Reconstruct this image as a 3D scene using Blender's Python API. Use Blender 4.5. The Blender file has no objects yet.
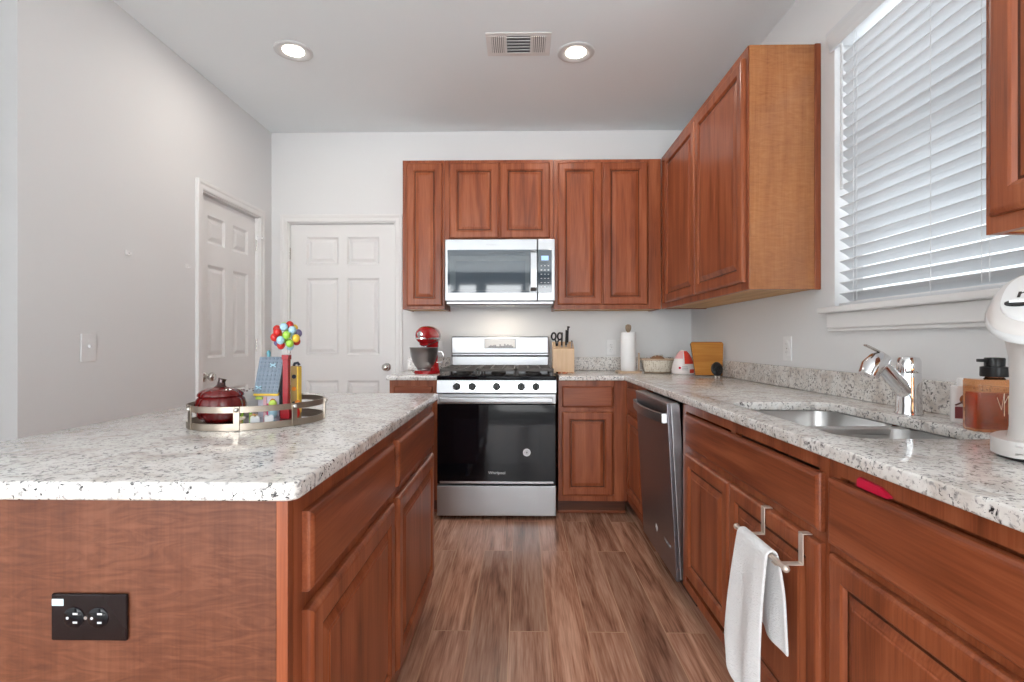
import bpy, bmesh, math, random
from mathutils import Vector, Matrix
random.seed(7)
S = bpy.context.scene
COL = S.collection
PI = math.pi

# ------------------------------------------------------------------ camera, sky, light, exposure
cam_d = bpy.data.cameras.new('camera'); cam = bpy.data.objects.new('camera', cam_d); COL.objects.link(cam)
cam_d.sensor_width = 36.0; cam_d.lens = 18.0; cam_d.clip_start = 0.02
cam.location = (0, 0, 1.135); cam.rotation_euler = (PI / 2, 0, 0.0174)
S.camera = cam
S.render.filter_size = 1.0
S.view_settings.view_transform = 'Standard'; S.view_settings.look = 'None'
S.view_settings.gamma = 1.0; S.view_settings.use_curve_mapping = False
S.view_settings.exposure = 0.50

W = bpy.data.worlds.new('sky'); S.world = W; W.use_nodes = True
bgn = W.node_tree.nodes['Background']
bgn.inputs[0].default_value = (0.88, 0.95, 1.0, 1); bgn.inputs[1].default_value = 1.3


def area(name, loc, rot, sx, sy, power, color=(1, 1, 1), spread=PI):
    l = bpy.data.lights.new(name, 'AREA'); l.shape = 'RECTANGLE'; l.size = sx; l.size_y = sy
    l.energy = power; l.color = color; l.spread = spread
    o = bpy.data.objects.new(name, l); COL.objects.link(o); o.location = loc; o.rotation_euler = rot
    return o


# daylight arriving through the rear window bank and the window over the sink
YR0 = -5.0
area('rear_window_daylight', (-1.22, YR0 - 0.2, 1.40), (PI / 2, 0, 0), 4.5, 2.2, 205, (0.95, 0.98, 1.0))
area('sink_window_daylight', (1.60, 1.65, 1.95), (0, PI / 2, 0), 1.2, 0.95, 3.4, (0.93, 0.97, 1.0))
sun = bpy.data.lights.new('sun', 'SUN'); sun.energy = 24; sun.angle = math.radians(2); sun.color = (0.94, 0.97, 1.0)
so = bpy.data.objects.new('sun', sun); COL.objects.link(so); so.rotation_euler = (math.radians(54), 0, math.radians(-8))


# ------------------------------------------------------------------ materials
def nmat(name):
    m = bpy.data.materials.new(name); m.use_nodes = True
    nt = m.node_tree; p = nt.nodes['Principled BSDF']
    return m, nt, p


def plain(name, col, rough=0.5, metal=0.0, spec=0.5, coat=0.0, bump=0.0, bscale=80, trans=0.0, ior=1.45, cior=1.5):
    m, nt, p = nmat(name)
    p.inputs['Base Color'].default_value = (*col, 1)
    p.inputs['Roughness'].default_value = rough; p.inputs['Metallic'].default_value = metal
    p.inputs['Specular IOR Level'].default_value = spec
    p.inputs['Coat Weight'].default_value = coat; p.inputs['Coat Roughness'].default_value = 0.08
    p.inputs['Transmission Weight'].default_value = trans; p.inputs['IOR'].default_value = ior; p.inputs['Coat IOR'].default_value = cior
    if bump:
        tc = nt.nodes.new('ShaderNodeTexCoord'); n = nt.nodes.new('ShaderNodeTexNoise')
        n.inputs['Scale'].default_value = bscale; n.inputs['Detail'].default_value = 4
        b = nt.nodes.new('ShaderNodeBump'); b.inputs['Strength'].default_value = bump; b.inputs['Distance'].default_value = 0.004
        nt.links.new(tc.outputs['Object'], n.inputs['Vector']); nt.links.new(n.outputs['Fac'], b.inputs['Height'])
        nt.links.new(b.outputs['Normal'], p.inputs['Normal'])
    return m


def emit(name, col, st):
    m, nt, p = nmat(name)
    p.inputs['Base Color'].default_value = (*col, 1)
    p.inputs['Emission Color'].default_value = (*col, 1); p.inputs['Emission Strength'].default_value = st
    return m


def ramp(nt, stops, interp='LINEAR'):
    r = nt.nodes.new('ShaderNodeValToRGB'); r.color_ramp.interpolation = interp
    e = r.color_ramp.elements
    while len(e) < len(stops): e.new(0.5)
    for i, (pos, c) in enumerate(stops):
        e[i].position = pos; e[i].color = (*c, 1) if len(c) == 3 else c
    return r


def wood(name, dark, mid, light, axis='Z', rough=0.34, scale=1.0, figure=0.0, coat=0.08):
    """lacquered wood; grain runs along AXIS; FIGURE adds cross-grain flame"""
    m, nt, p = nmat(name)
    tc = nt.nodes.new('ShaderNodeTexCoord'); oi = nt.nodes.new('ShaderNodeObjectInfo')
    mul = nt.nodes.new('ShaderNodeMath'); mul.operation = 'MULTIPLY'; mul.inputs[1].default_value = 37.0
    nt.links.new(oi.outputs['Random'], mul.inputs[0])
    add = nt.nodes.new('ShaderNodeVectorMath'); add.operation = 'ADD'
    nt.links.new(tc.outputs['Object'], add.inputs[0]); nt.links.new(mul.outputs[0], add.inputs[1])

    def mapped(a, b):
        mp = nt.nodes.new('ShaderNodeMapping')
        sc = {'X': (a, b, b), 'Y': (b, a, b), 'Z': (b, b, a)}[axis]
        mp.inputs['Scale'].default_value = tuple(s * scale for s in sc)
        nt.links.new(add.outputs[0], mp.inputs['Vector']); return mp

    n1 = nt.nodes.new('ShaderNodeTexNoise'); n1.inputs['Scale'].default_value = 1.0; n1.inputs['Detail'].default_value = 6
    n1.inputs['Distortion'].default_value = 0.6
    nt.links.new(mapped(1.6, 17).outputs[0], n1.inputs['Vector'])
    n2 = nt.nodes.new('ShaderNodeTexNoise'); n2.inputs['Scale'].default_value = 1.0; n2.inputs['Detail'].default_value = 3
    nt.links.new(mapped(6, 190).outputs[0], n2.inputs['Vector'])
    mx = nt.nodes.new('ShaderNodeMix'); mx.data_type = 'FLOAT'; mx.inputs[0].default_value = 0.3
    nt.links.new(n1.outputs['Fac'], mx.inputs[2]); nt.links.new(n2.outputs['Fac'], mx.inputs[3])
    out = mx.outputs[0]
    if figure:
        n3 = nt.nodes.new('ShaderNodeTexNoise'); n3.inputs['Scale'].default_value = 1.0; n3.inputs['Detail'].default_value = 7
        n3.inputs['Distortion'].default_value = 2.6
        nt.links.new(mapped(42, 9).outputs[0], n3.inputs['Vector'])
        m2 = nt.nodes.new('ShaderNodeMix'); m2.data_type = 'FLOAT'; m2.inputs[0].default_value = figure
        nt.links.new(out, m2.inputs[2]); nt.links.new(n3.outputs['Fac'], m2.inputs[3]); out = m2.outputs[0]
    r = ramp(nt, [(0.3, dark), (0.5, mid), (0.7, light)])
    nt.links.new(out, r.inputs[0]); nt.links.new(r.outputs[0], p.inputs['Base Color'])
    p.inputs['Roughness'].default_value = rough; p.inputs['Coat Weight'].default_value = coat
    p.inputs['Coat Roughness'].default_value = 0.2; p.inputs['Specular IOR Level'].default_value = 0.32
    bp = nt.nodes.new('ShaderNodeBump'); bp.inputs['Strength'].default_value = 0.05; bp.inputs['Distance'].default_value = 0.002
    nt.links.new(n2.outputs['Fac'], bp.inputs['Height']); nt.links.new(bp.outputs[0], p.inputs['Normal'])
    return m


def granite_mat():
    m, nt, p = nmat('granite')
    tc = nt.nodes.new('ShaderNodeTexCoord')
    mp = nt.nodes.new('ShaderNodeMapping'); mp.inputs['Scale'].default_value = (1, 1, 1); mp.inputs['Rotation'].default_value = (0.2, 0.3, 0.5)
    nt.links.new(tc.outputs['Object'], mp.inputs['Vector'])

    def noise(sc, det=5, dist=0.0):
        n = nt.nodes.new('ShaderNodeTexNoise'); n.inputs['Scale'].default_value = sc; n.inputs['Detail'].default_value = det
        n.inputs['Distortion'].default_value = dist; n.inputs['Roughness'].default_value = 0.6
        nt.links.new(mp.outputs[0], n.inputs['Vector']); return n

    base = ramp(nt, [(0.33, (0.58, 0.52, 0.47)), (0.45, (0.74, 0.70, 0.66)), (0.60, (0.84, 0.82, 0.79))])
    nt.links.new(noise(13, 6, 0.8).outputs['Fac'], base.inputs[0])
    gm = ramp(nt, [(0.535, (0, 0, 0)), (0.64, (1, 1, 1))])          # grey crystals
    nt.links.new(noise(75, 5, 0.5).outputs['Fac'], gm.inputs[0])
    mx = nt.nodes.new('ShaderNodeMix'); mx.data_type = 'RGBA'
    nt.links.new(gm.outputs[0], mx.inputs[0]); nt.links.new(base.outputs[0], mx.inputs[6]); mx.inputs[7].default_value = (0.36, 0.34, 0.33, 1)
    # black mica specks, gathered in patches
    s1 = ramp(nt, [(0.585, (0, 0, 0)), (0.62, (1, 1, 1))]); nt.links.new(noise(150, 3, 0.6).outputs['Fac'], s1.inputs[0])
    s2 = ramp(nt, [(0.40, (0, 0, 0)), (0.54, (1, 1, 1))]); nt.links.new(noise(24, 3, 0.5).outputs['Fac'], s2.inputs[0])
    mm = nt.nodes.new('ShaderNodeMix'); mm.data_type = 'RGBA'; mm.blend_type = 'MULTIPLY'; mm.inputs[0].default_value = 1
    nt.links.new(s1.outputs[0], mm.inputs[6]); nt.links.new(s2.outputs[0], mm.inputs[7])
    m3 = nt.nodes.new('ShaderNodeMix'); m3.data_type = 'RGBA'
    nt.links.new(mm.outputs[2], m3.inputs[0]); nt.links.new(mx.outputs[2], m3.inputs[6]); m3.inputs[7].default_value = (0.035, 0.033, 0.035, 1)
    nt.links.new(m3.outputs[2], p.inputs['Base Color'])
    p.inputs['Roughness'].default_value = 0.12; p.inputs['Specular IOR Level'].default_value = 0.5
    return m


def floor_mat():
    m, nt, p = nmat('floor_planks')
    tc = nt.nodes.new('ShaderNodeTexCoord')
    mp = nt.nodes.new('ShaderNodeMapping'); mp.inputs['Rotation'].default_value = (0, 0, PI / 2); mp.inputs['Location'].default_value = (0.33, 0.045, 0)
    nt.links.new(tc.outputs['Object'], mp.inputs['Vector'])
    br = nt.nodes.new('ShaderNodeTexBrick'); br.offset = 0.37; br.inputs['Scale'].default_value = 1.0
    br.inputs['Brick Width'].default_value = 1.22; br.inputs['Row Height'].default_value = 0.152
    br.inputs['Mortar Size'].default_value = 0.0026; br.inputs['Mortar Smooth'].default_value = 0.4
    br.inputs['Color1'].default_value = (0, 0, 0, 1); br.inputs['Color2'].default_value = (1, 1, 1, 1); br.inputs['Mortar'].default_value = (0.5, 0.5, 0.5, 1)
    br.inputs['Bias'].default_value = 0
    nt.links.new(mp.outputs[0], br.inputs['Vector'])
    # shift the grain by plank
    sh = nt.nodes.new('ShaderNodeVectorMath'); sh.operation = 'MULTIPLY_ADD'
    sh.inputs[1].default_value = (9, 5, 7)
    nt.links.new(br.outputs['Color'], sh.inputs[0]); nt.links.new(tc.outputs['Object'], sh.inputs[2])
    mg = nt.nodes.new('ShaderNodeMapping'); mg.inputs['Scale'].default_value = (13, 1.1, 1)
    nt.links.new(sh.outputs[0], mg.inputs['Vector'])
    n1 = nt.nodes.new('ShaderNodeTexNoise'); n1.inputs['Scale'].default_value = 1; n1.inputs['Detail'].default_value = 7; n1.inputs['Distortion'].default_value = 1.6
    nt.links.new(mg.outputs[0], n1.inputs['Vector'])
    mg2 = nt.nodes.new('ShaderNodeMapping'); mg2.inputs['Scale'].default_value = (150, 7, 1)
    nt.links.new(sh.outputs[0], mg2.inputs['Vector'])
    n2 = nt.nodes.new('ShaderNodeTexNoise'); n2.inputs['Scale'].default_value = 1; n2.inputs['Detail'].default_value = 3
    nt.links.new(mg2.outputs[0], n2.inputs['Vector'])
    mx = nt.nodes.new('ShaderNodeMix'); mx.data_type = 'FLOAT'; mx.inputs[0].default_value = 0.35
    nt.links.new(n1.outputs['Fac'], mx.inputs[2]); nt.links.new(n2.outputs['Fac'], mx.inputs[3])
    r = ramp(nt, [(0.30, (0.16, 0.068, 0.040)), (0.47, (0.46, 0.225, 0.142)), (0.64, (0.70, 0.41, 0.285))])
    nt.links.new(mx.outputs[0], r.inputs[0])
    # plank tone
    tn = ramp(nt, [(0.0, (0.72, 0.72, 0.72)), (1.0, (1.12, 1.12, 1.12))]); nt.links.new(br.outputs['Color'], tn.inputs[0])
    mu = nt.nodes.new('ShaderNodeMix'); mu.data_type = 'RGBA'; mu.blend_type = 'MULTIPLY'; mu.inputs[0].default_value = 1
    nt.links.new(r.outputs[0], mu.inputs[6]); nt.links.new(tn.outputs[0], mu.inputs[7])
    sm = nt.nodes.new('ShaderNodeMix'); sm.data_type = 'RGBA'
    nt.links.new(br.outputs['Fac'], sm.inputs[0]); nt.links.new(mu.outputs[2], sm.inputs[6]); sm.inputs[7].default_value = (0.60, 0.35, 0.22, 1)
    nt.links.new(sm.outputs[2], p.inputs['Base Color'])
    p.inputs['Roughness'].default_value = 0.27; p.inputs['Specular IOR Level'].default_value = 0.5
    b = nt.nodes.new('ShaderNodeBump'); b.inputs['Strength'].default_value = 0.05; b.inputs['Distance'].default_value = 0.002
    nt.links.new(n2.outputs['Fac'], b.inputs['Height']); nt.links.new(b.outputs[0], p.inputs['Normal'])
    return m


def steel_mat(name, axis='X', rough=0.36, col=(0.41, 0.415, 0.425)):
    m, nt, p = nmat(name)
    p.inputs['Metallic'].default_value = 1; p.inputs['Base Color'].default_value = (*col, 1)
    tc = nt.nodes.new('ShaderNodeTexCoord'); mp = nt.nodes.new('ShaderNodeMapping')
    mp.inputs['Scale'].default_value = {'X': (3, 500, 500), 'Y': (500, 3, 500), 'Z': (500, 500, 3)}[axis]
    n = nt.nodes.new('ShaderNodeTexNoise'); n.inputs['Scale'].default_value = 1; n.inputs['Detail'].default_value = 2
    nt.links.new(tc.outputs['Object'], mp.inputs['Vector']); nt.links.new(mp.outputs[0], n.inputs['Vector'])
    mr = nt.nodes.new('ShaderNodeMapRange'); mr.inputs['To Min'].default_value = rough - 0.05; mr.inputs['To Max'].default_value = rough + 0.06
    nt.links.new(n.outputs['Fac'], mr.inputs['Value']); nt.links.new(mr.outputs[0], p.inputs['Roughness'])
    b = nt.nodes.new('ShaderNodeBump'); b.inputs['Strength'].default_value = 0.012; b.inputs['Distance'].default_value = 0.0005
    nt.links.new(n.outputs['Fac'], b.inputs['Height']); nt.links.new(b.outputs[0], p.inputs['Normal'])
    return m


M = {}
M['wall'] = plain('wall_paint', (0.80, 0.80, 0.80), 0.75, bump=0.10, bscale=130)
M['rearpaint'] = plain('grey_reflection_wall', (0.24, 0.25, 0.27), 0.8)  # unseen rear wall, made grey to darken what the appliance glass reflects
M['bouncefloor'] = plain('pale_bounce_floor', (0.70, 0.69, 0.67), 0.95, bump=0.4, bscale=200)
M['ceil'] = plain('ceiling_paint', (0.91, 0.955, 0.975), 0.85, bump=0.12, bscale=90)
M['white'] = plain('white_trim_paint', (0.84, 0.83, 0.82), 0.35)
M['cherry'] = wood('cherry_vertical', (0.14, 0.030, 0.011), (0.30, 0.078, 0.029), (0.43, 0.136, 0.059), 'Z')
M['cherryx'] = wood('cherry_horizontal', (0.12, 0.026, 0.010), (0.268, 0.068, 0.026), (0.395, 0.121, 0.051), 'X')
M['groove'] = wood('cherry_dark_groove', (0.035, 0.010, 0.005), (0.075, 0.020, 0.008), (0.12, 0.035, 0.014), 'Z')  # darker cherry for the groove ring around each door panel
M['panel'] = wood('cherry_veneer_panel', (0.078, 0.021, 0.009), (0.145, 0.046, 0.021), (0.22, 0.082, 0.042), 'Z', figure=0.5, rough=0.4, coat=0.05)
M['panelz'] = wood('cherry_veneer_side', (0.25, 0.085, 0.027), (0.37, 0.14, 0.048), (0.47, 0.20, 0.075), 'Z', figure=0.35, rough=0.22, coat=0.5)
M['under'] = wood('birch_underside', (0.42, 0.21, 0.07), (0.58, 0.33, 0.13), (0.68, 0.42, 0.19), 'X', rough=0.5, coat=0)
M['granite'] = granite_mat()
M['floor'] = floor_mat()
M['steel'] = steel_mat('brushed_steel', 'X')
M['steely'] = steel_mat('brushed_steel_lengthwise', 'Y')
M['steelz'] = steel_mat('brushed_steel_upright', 'Z', 0.3, (0.42, 0.42, 0.44))
M['steeldw'] = plain('dark_stainless', (0.24, 0.235, 0.26), 0.30, 0.9)
M['sink'] = steel_mat('sink_steel', 'Y', 0.3, (0.62, 0.61, 0.60))
M['chrome'] = plain('chrome', (0.80, 0.80, 0.81), 0.06, 1.0)
M['nickel'] = plain('satin_nickel', (0.62, 0.59, 0.55), 0.25, 1.0)
M['bracket'] = plain('champagne_steel', (0.74, 0.64, 0.56), 0.4, 0.6)
M['antique'] = plain('antique_silver', (0.37, 0.315, 0.26), 0.32, 1.0, bump=0.1, bscale=60)
M['blackglass'] = plain('black_glass', (0.004, 0.004, 0.006), 0.04, spec=0.28)
M['ovenin'] = plain('oven_window_glass', (0.006, 0.006, 0.009), 0.05, spec=0.32)
M['mwglass'] = plain('microwave_glass', (0.022, 0.038, 0.055), 0.03, ior=1.6, coat=0.3, cior=1.6)
M['mwmesh'] = plain('microwave_window_mesh', (0.055, 0.075, 0.09), 0.05, ior=1.6, coat=0.3, cior=1.6)
M['black'] = plain('black_plastic', (0.014, 0.014, 0.015), 0.35)
M['blackmat'] = plain('black_cast_iron', (0.035, 0.032, 0.031), 0.6, bump=0.2, bscale=200)
M['grate'] = plain('worn_iron_grate', (0.10, 0.088, 0.08), 0.5, bump=0.2, bscale=200)
M['darkgap'] = plain('shadow_gap_black', (0.01, 0.008, 0.008), 0.8)
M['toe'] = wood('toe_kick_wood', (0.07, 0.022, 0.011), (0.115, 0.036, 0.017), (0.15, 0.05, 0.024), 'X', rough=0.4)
M['brownplate'] = plain('dark_brown_plastic', (0.012, 0.006, 0.006), 0.2, spec=0.25)
M['plastic'] = plain('white_plastic', (0.86, 0.86, 0.86), 0.3)
M['applwhite'] = plain('warm_white_plastic', (0.72, 0.685, 0.66), 0.28, coat=0.3)
M['appgrey'] = plain('pale_grey_plastic', (0.68, 0.68, 0.68), 0.35)
M['blind'] = plain('white_faux_wood', (0.70, 0.72, 0.74), 0.4)
M['cord'] = plain('white_cord', (0.75, 0.76, 0.77), 0.7)
M['redenamel'] = plain('red_enamel', (0.42, 0.008, 0.012), 0.12, coat=0.8)
M['pumpkin'] = plain('red_lustre_glass', (0.12, 0.003, 0.003), 0.07, coat=0.4)
M['stemdark'] = plain('dark_bronze_glaze', (0.045, 0.014, 0.012), 0.15, metal=0.4, coat=0.8)
M['maple'] = wood('maple_block', (0.58, 0.38, 0.22), (0.70, 0.49, 0.31), (0.77, 0.57, 0.38), 'Z', rough=0.45, coat=0)
M['bamboo'] = wood('bamboo_board', (0.36, 0.12, 0.018), (0.50, 0.20, 0.035), (0.60, 0.28, 0.06), 'X', rough=0.4, coat=0.1)
M['boardedge'] = plain('dark_board_edge', (0.10, 0.05, 0.022), 0.5)
M['palewood'] = wood('pale_beech', (0.50, 0.35, 0.24), (0.60, 0.44, 0.31), (0.68, 0.52, 0.38), 'X', rough=0.5, coat=0)
M['knobwood'] = wood('driftwood', (0.20, 0.14, 0.09), (0.30, 0.22, 0.15), (0.38, 0.29, 0.21), 'Z', rough=0.6, coat=0)
M['paper'] = plain('paper_towel', (0.86, 0.86, 0.86), 0.9, bump=0.25, bscale=260)
M['copper'] = plain('copper', (0.80, 0.34, 0.20), 0.22, 1.0)
M['bread'] = plain('brown_crust', (0.30, 0.16, 0.085), 0.75, bump=0.4, bscale=60)
M['pouchwhite'] = plain('glossy_white_film', (0.82, 0.77, 0.75), 0.2, coat=0.4)
M['pouchred'] = plain('glossy_red_film', (0.72, 0.06, 0.035), 0.2, coat=0.4)
M['pouchpink'] = plain('glossy_pink_film', (0.80, 0.42, 0.42), 0.2, coat=0.4)
M['redplastic'] = plain('red_plastic', (0.60, 0.01, 0.05), 0.3)
M['print'] = plain('black_print', (0.02, 0.02, 0.02), 0.5)
M['greyprint'] = plain('grey_print', (0.30, 0.30, 0.31), 0.4)
M['whiteprint'] = plain('white_print', (0.82, 0.83, 0.85), 0.4)
M['sticker'] = plain('pale_blue_sticker', (0.60, 0.74, 0.80), 0.5)
M['display'] = emit('lit_display', (0.35, 0.55, 0.85), 0.5)
M['lens'] = emit('lamp_lens', (1.0, 0.90, 0.78), 14.0)
M['glasspane'] = plain('window_glass', (1, 1, 1), 0.0, trans=1.0, ior=1.05)
M['ceramic'] = plain('white_ceramic', (0.78, 0.75, 0.73), 0.25)
M['speckle'] = plain('brown_speckle', (0.12, 0.05, 0.035), 0.4)
M['greyroof'] = None
TOY = {k: plain('toy_' + k, c, 0.3, coat=0.2) for k, c in dict(
    red=(0.55, 0.02, 0.015), darkred=(0.30, 0.006, 0.012), yellow=(0.80, 0.52, 0.05), orange=(0.75, 0.22, 0.02), green=(0.34, 0.62, 0.07),
    blue=(0.36, 0.56, 0.66), violet=(0.15, 0.12, 0.25), pink=(0.78, 0.45, 0.50), cream=(0.80, 0.72, 0.55), white=(0.78, 0.78, 0.78), navy=(0.02, 0.03, 0.05),
    hotpink=(0.75, 0.10, 0.22), teal=(0.12, 0.35, 0.42), tan=(0.42, 0.27, 0.10), lime=(0.55, 0.75, 0.12), lilac=(0.66, 0.62, 0.72)).items()}


def amber():
    m, nt, p = nmat('amber_glass')
    p.inputs['Base Color'].default_value = (0.90, 0.42, 0.18, 1); p.inputs['Roughness'].default_value = 0.04
    p.inputs['Transmission Weight'].default_value = 0.92; p.inputs['IOR'].default_value = 1.2
    p.inputs['Coat Weight'].default_value = 0.4
    return m


M['amber'] = amber()
M['soap'] = plain('brown_liquid_soap', (0.55, 0.14, 0.045), 0.1, trans=0.85, ior=1.2)


def toy_roof():
    m, nt, p = nmat('studded_grey_roof')
    tc = nt.nodes.new('ShaderNodeTexCoord'); br = nt.nodes.new('ShaderNodeTexBrick'); br.offset = 0
    br.inputs['Scale'].default_value = 1; br.inputs['Brick Width'].default_value = 0.0105; br.inputs['Row Height'].default_value = 0.0105
    br.inputs['Mortar Size'].default_value = 0.0011
    br.inputs['Color1'].default_value = (0.13, 0.17, 0.22, 1); br.inputs['Color2'].default_value = (0.16, 0.20, 0.25, 1); br.inputs['Mortar'].default_value = (0.20, 0.235, 0.28, 1)
    nt.links.new(tc.outputs['Object'], br.inputs['Vector']); nt.links.new(br.outputs['Color'], p.inputs['Base Color'])
    p.inputs['Roughness'].default_value = 0.35
    return m


M['greyroof'] = toy_roof()


def woven_mat():
    m, nt, p = nmat('cream_weave')
    tc = nt.nodes.new('ShaderNodeTexCoord'); mp = nt.nodes.new('ShaderNodeMapping'); mp.inputs['Rotation'].default_value = (0, 0, 0)
    mp.inputs['Scale'].default_value = (85, 85, 85)
    nt.links.new(tc.outputs['Object'], mp.inputs['Vector'])
    v = nt.nodes.new('ShaderNodeTexVoronoi'); v.inputs['Scale'].default_value = 1.0; v.inputs['Randomness'].default_value = 0.35
    nt.links.new(mp.outputs[0], v.inputs['Vector'])
    r = ramp(nt, [(0.18, (0.40, 0.29, 0.19)), (0.36, (0.74, 0.67, 0.56)), (0.7, (0.80, 0.74, 0.64))])
    nt.links.new(v.outputs['Distance'], r.inputs[0]); nt.links.new(r.outputs[0], p.inputs['Base Color'])
    b = nt.nodes.new('ShaderNodeBump'); b.inputs['Strength'].default_value = 0.6; b.inputs['Distance'].default_value = 0.004
    nt.links.new(v.outputs['Distance'], b.inputs['Height']); nt.links.new(b.outputs[0], p.inputs['Normal'])
    p.inputs['Roughness'].default_value = 0.7
    return m


M['woven'] = woven_mat()


def terry():
    m, nt, p = nmat('white_terry')
    tc = nt.nodes.new('ShaderNodeTexCoord'); mp = nt.nodes.new('ShaderNodeMapping'); mp.inputs['Scale'].default_value = (120, 120, 260)
    nt.links.new(tc.outputs['Object'], mp.inputs['Vector'])
    n = nt.nodes.new('ShaderNodeTexNoise'); n.inputs['Scale'].default_value = 1.0; n.inputs['Detail'].default_value = 3
    nt.links.new(mp.outputs[0], n.inputs['Vector'])
    b = nt.nodes.new('ShaderNodeBump'); b.inputs['Strength'].default_value = 0.7; b.inputs['Distance'].default_value = 0.004
    nt.links.new(n.outputs['Fac'], b.inputs['Height']); nt.links.new(b.outputs[0], p.inputs['Normal'])
    p.inputs['Base Color'].default_value = (0.82, 0.82, 0.82, 1); p.inputs['Roughness'].default_value = 0.95
    p.inputs['Sheen Weight'].default_value = 0.3
    return m


M['terry'] = terry()


# ------------------------------------------------------------------ mesh helpers
class MB:
    """collects shapes into one mesh"""
    def __init__(s): s.bm = bmesh.new(); s.mi = 0

    def _faces(s, fs):
        for f in fs:
            f.material_index = s.mi

    def box(s, a, b, bevel=0.0, seg=2, rot=None, piv=None):
        a, b = Vector(a), Vector(b)
        lo = Vector(map(min, a, b)); hi = Vector(map(max, a, b))
        r = bmesh.ops.create_cube(s.bm, size=1.0)
        vs = r['verts']; c = (lo + hi) / 2; d = hi - lo
        for v in vs: v.co = Vector((v.co.x * d.x, v.co.y * d.y, v.co.z * d.z)) + c
        fs = {f for v in vs for f in v.link_faces}; s._faces(fs)
        if bevel > 0:
            es = list({e for v in vs for e in v.link_edges})
            rr = bmesh.ops.bevel(s.bm, geom=es, offset=min(bevel, min(d) * 0.48), segments=seg, affect='EDGES', profile=0.5)
            s._faces(rr['faces']); vs = list({v for f in rr['faces'] for v in f.verts} | {v for v in vs if v.is_valid})
        if rot is not None:
            p = Vector(piv) if piv is not None else c
            for v in vs: v.co = p + rot @ (v.co - p)
        return vs

    def lathe(s, prof, seg=24, center=(0, 0, 0), rot=None, sx=1.0, sy=1.0, cap=True):
        """PROF: list of (radius, height)"""
        c = Vector(center); rings = []
        for r, h in prof:
            ring = []
            for i in range(seg):
                t = 2 * PI * i / seg
                p = Vector((r * math.cos(t) * sx, r * math.sin(t) * sy, h))
                if rot is not None: p = rot @ p
                ring.append(s.bm.verts.new(c + p))
            rings.append(ring)
        fs = []
        for a, b in zip(rings, rings[1:]):
            for i in range(seg):
                fs.append(s.bm.faces.new((a[i], a[(i + 1) % seg], b[(i + 1) % seg], b[i])))
        if cap:
            fs.append(s.bm.faces.new(rings[0][::-1])); fs.append(s.bm.faces.new(rings[-1]))
        s._faces(fs); return rings

    def cyl(s, p, q, r, r2=None, seg=20):
        p, q = Vector(p), Vector(q); d = q - p
        rot = d.to_track_quat('Z', 'Y').to_matrix()
        s.lathe([(r, 0), (r if r2 is None else r2, d.length)], seg, p, rot)

    def ball(s, c, r, seg=16, rings=10, sx=1, sy=1, sz=1, rot=None):
        prof = [(max(1e-5, r * math.sin(PI * i / rings)), -r * math.cos(PI * i / rings) * sz) for i in range(rings + 1)]
        prof[0] = (r * 0.02, -r * sz); prof[-1] = (r * 0.02, r * sz)
        s.lathe(prof, seg, c, rot, sx, sy)

    def tube(s, pts, r, seg=10, closed=False, flat=None):
        """round (or flat=(w,h) rectangular, w horizontal) bar along PTS"""
        pts = [Vector(p) for p in pts]; n = len(pts); rings = []
        for i, p in enumerate(pts):
            a = pts[i - 1] if (i > 0 or closed) else p
            b = pts[(i + 1) % n] if (i < n - 1 or closed) else p
            t = (b - a).normalized()
            up = Vector((0, 0, 1)) if abs(t.z) < 0.95 else Vector((0, 1, 0))
            u = t.cross(up).normalized(); w = u.cross(t).normalized()
            if flat:
                prof = [(-flat[0] / 2, -flat[1] / 2), (flat[0] / 2, -flat[1] / 2), (flat[0] / 2, flat[1] / 2), (-flat[0] / 2, flat[1] / 2)]
            else:
                rr = r[i] if isinstance(r, (list, tuple)) else r
                prof = [(rr * math.cos(2 * PI * k / seg), rr * math.sin(2 * PI * k / seg)) for k in range(seg)]
            rings.append([s.bm.verts.new(p + u * x + w * y) for x, y in prof])
        fs = []; k = len(rings[0])
        for i in range(n if closed else n - 1):
            a, b = rings[i], rings[(i + 1) % n]
            for j in range(k): fs.append(s.bm.faces.new((a[j], a[(j + 1) % k], b[(j + 1) % k], b[j])))
        if not closed:
            fs.append(s.bm.faces.new(rings[0][::-1])); fs.append(s.bm.faces.new(rings[-1]))
        s._faces(fs)

    def prism(s, poly, z0, z1, mat=None, bevel=0.0):
        """POLY (x,y) extruded along z; MAT transforms the result"""
        mat = mat or Matrix.Identity(4)
        a = [s.bm.verts.new(mat @ Vector((x, y, z0))) for x, y in poly]
        b = [s.bm.verts.new(mat @ Vector((x, y, z1))) for x, y in poly]
        n = len(poly); fs = [s.bm.faces.new(a[::-1]), s.bm.faces.new(b)]
        for i in range(n): fs.append(s.bm.faces.new((a[i], a[(i + 1) % n], b[(i + 1) % n], b[i])))
        s._faces(fs)
        if bevel:
            es = list({e for f in fs[:2] for e in f.edges})
            r = bmesh.ops.bevel(s.bm, geom=es, offset=bevel, segments=2, affect='EDGES'); s._faces(r['faces'])

    def quad(s, pts):
        s._faces([s.bm.faces.new([s.bm.verts.new(Vector(p)) for p in pts])])

    def rings(s, W, H, prof, x0=0.0, z0=0.0, fill=True):
        """nested rectangles: PROF is a list of (inset, y)"""
        prev = None; fs = []
        for ins, y in prof:
            cur = [s.bm.verts.new((x0 + ins, y, z0 + ins)), s.bm.verts.new((x0 + W - ins, y, z0 + ins)),
                   s.bm.verts.new((x0 + W - ins, y, z0 + H - ins)), s.bm.verts.new((x0 + ins, y, z0 + H - ins))]
            if prev:
                for i in range(4): fs.append(s.bm.faces.new((prev[i], prev[(i + 1) % 4], cur[(i + 1) % 4], cur[i])))
            prev = cur
        if fill: fs.append(s.bm.faces.new(prev))
        s._faces(fs)

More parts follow.
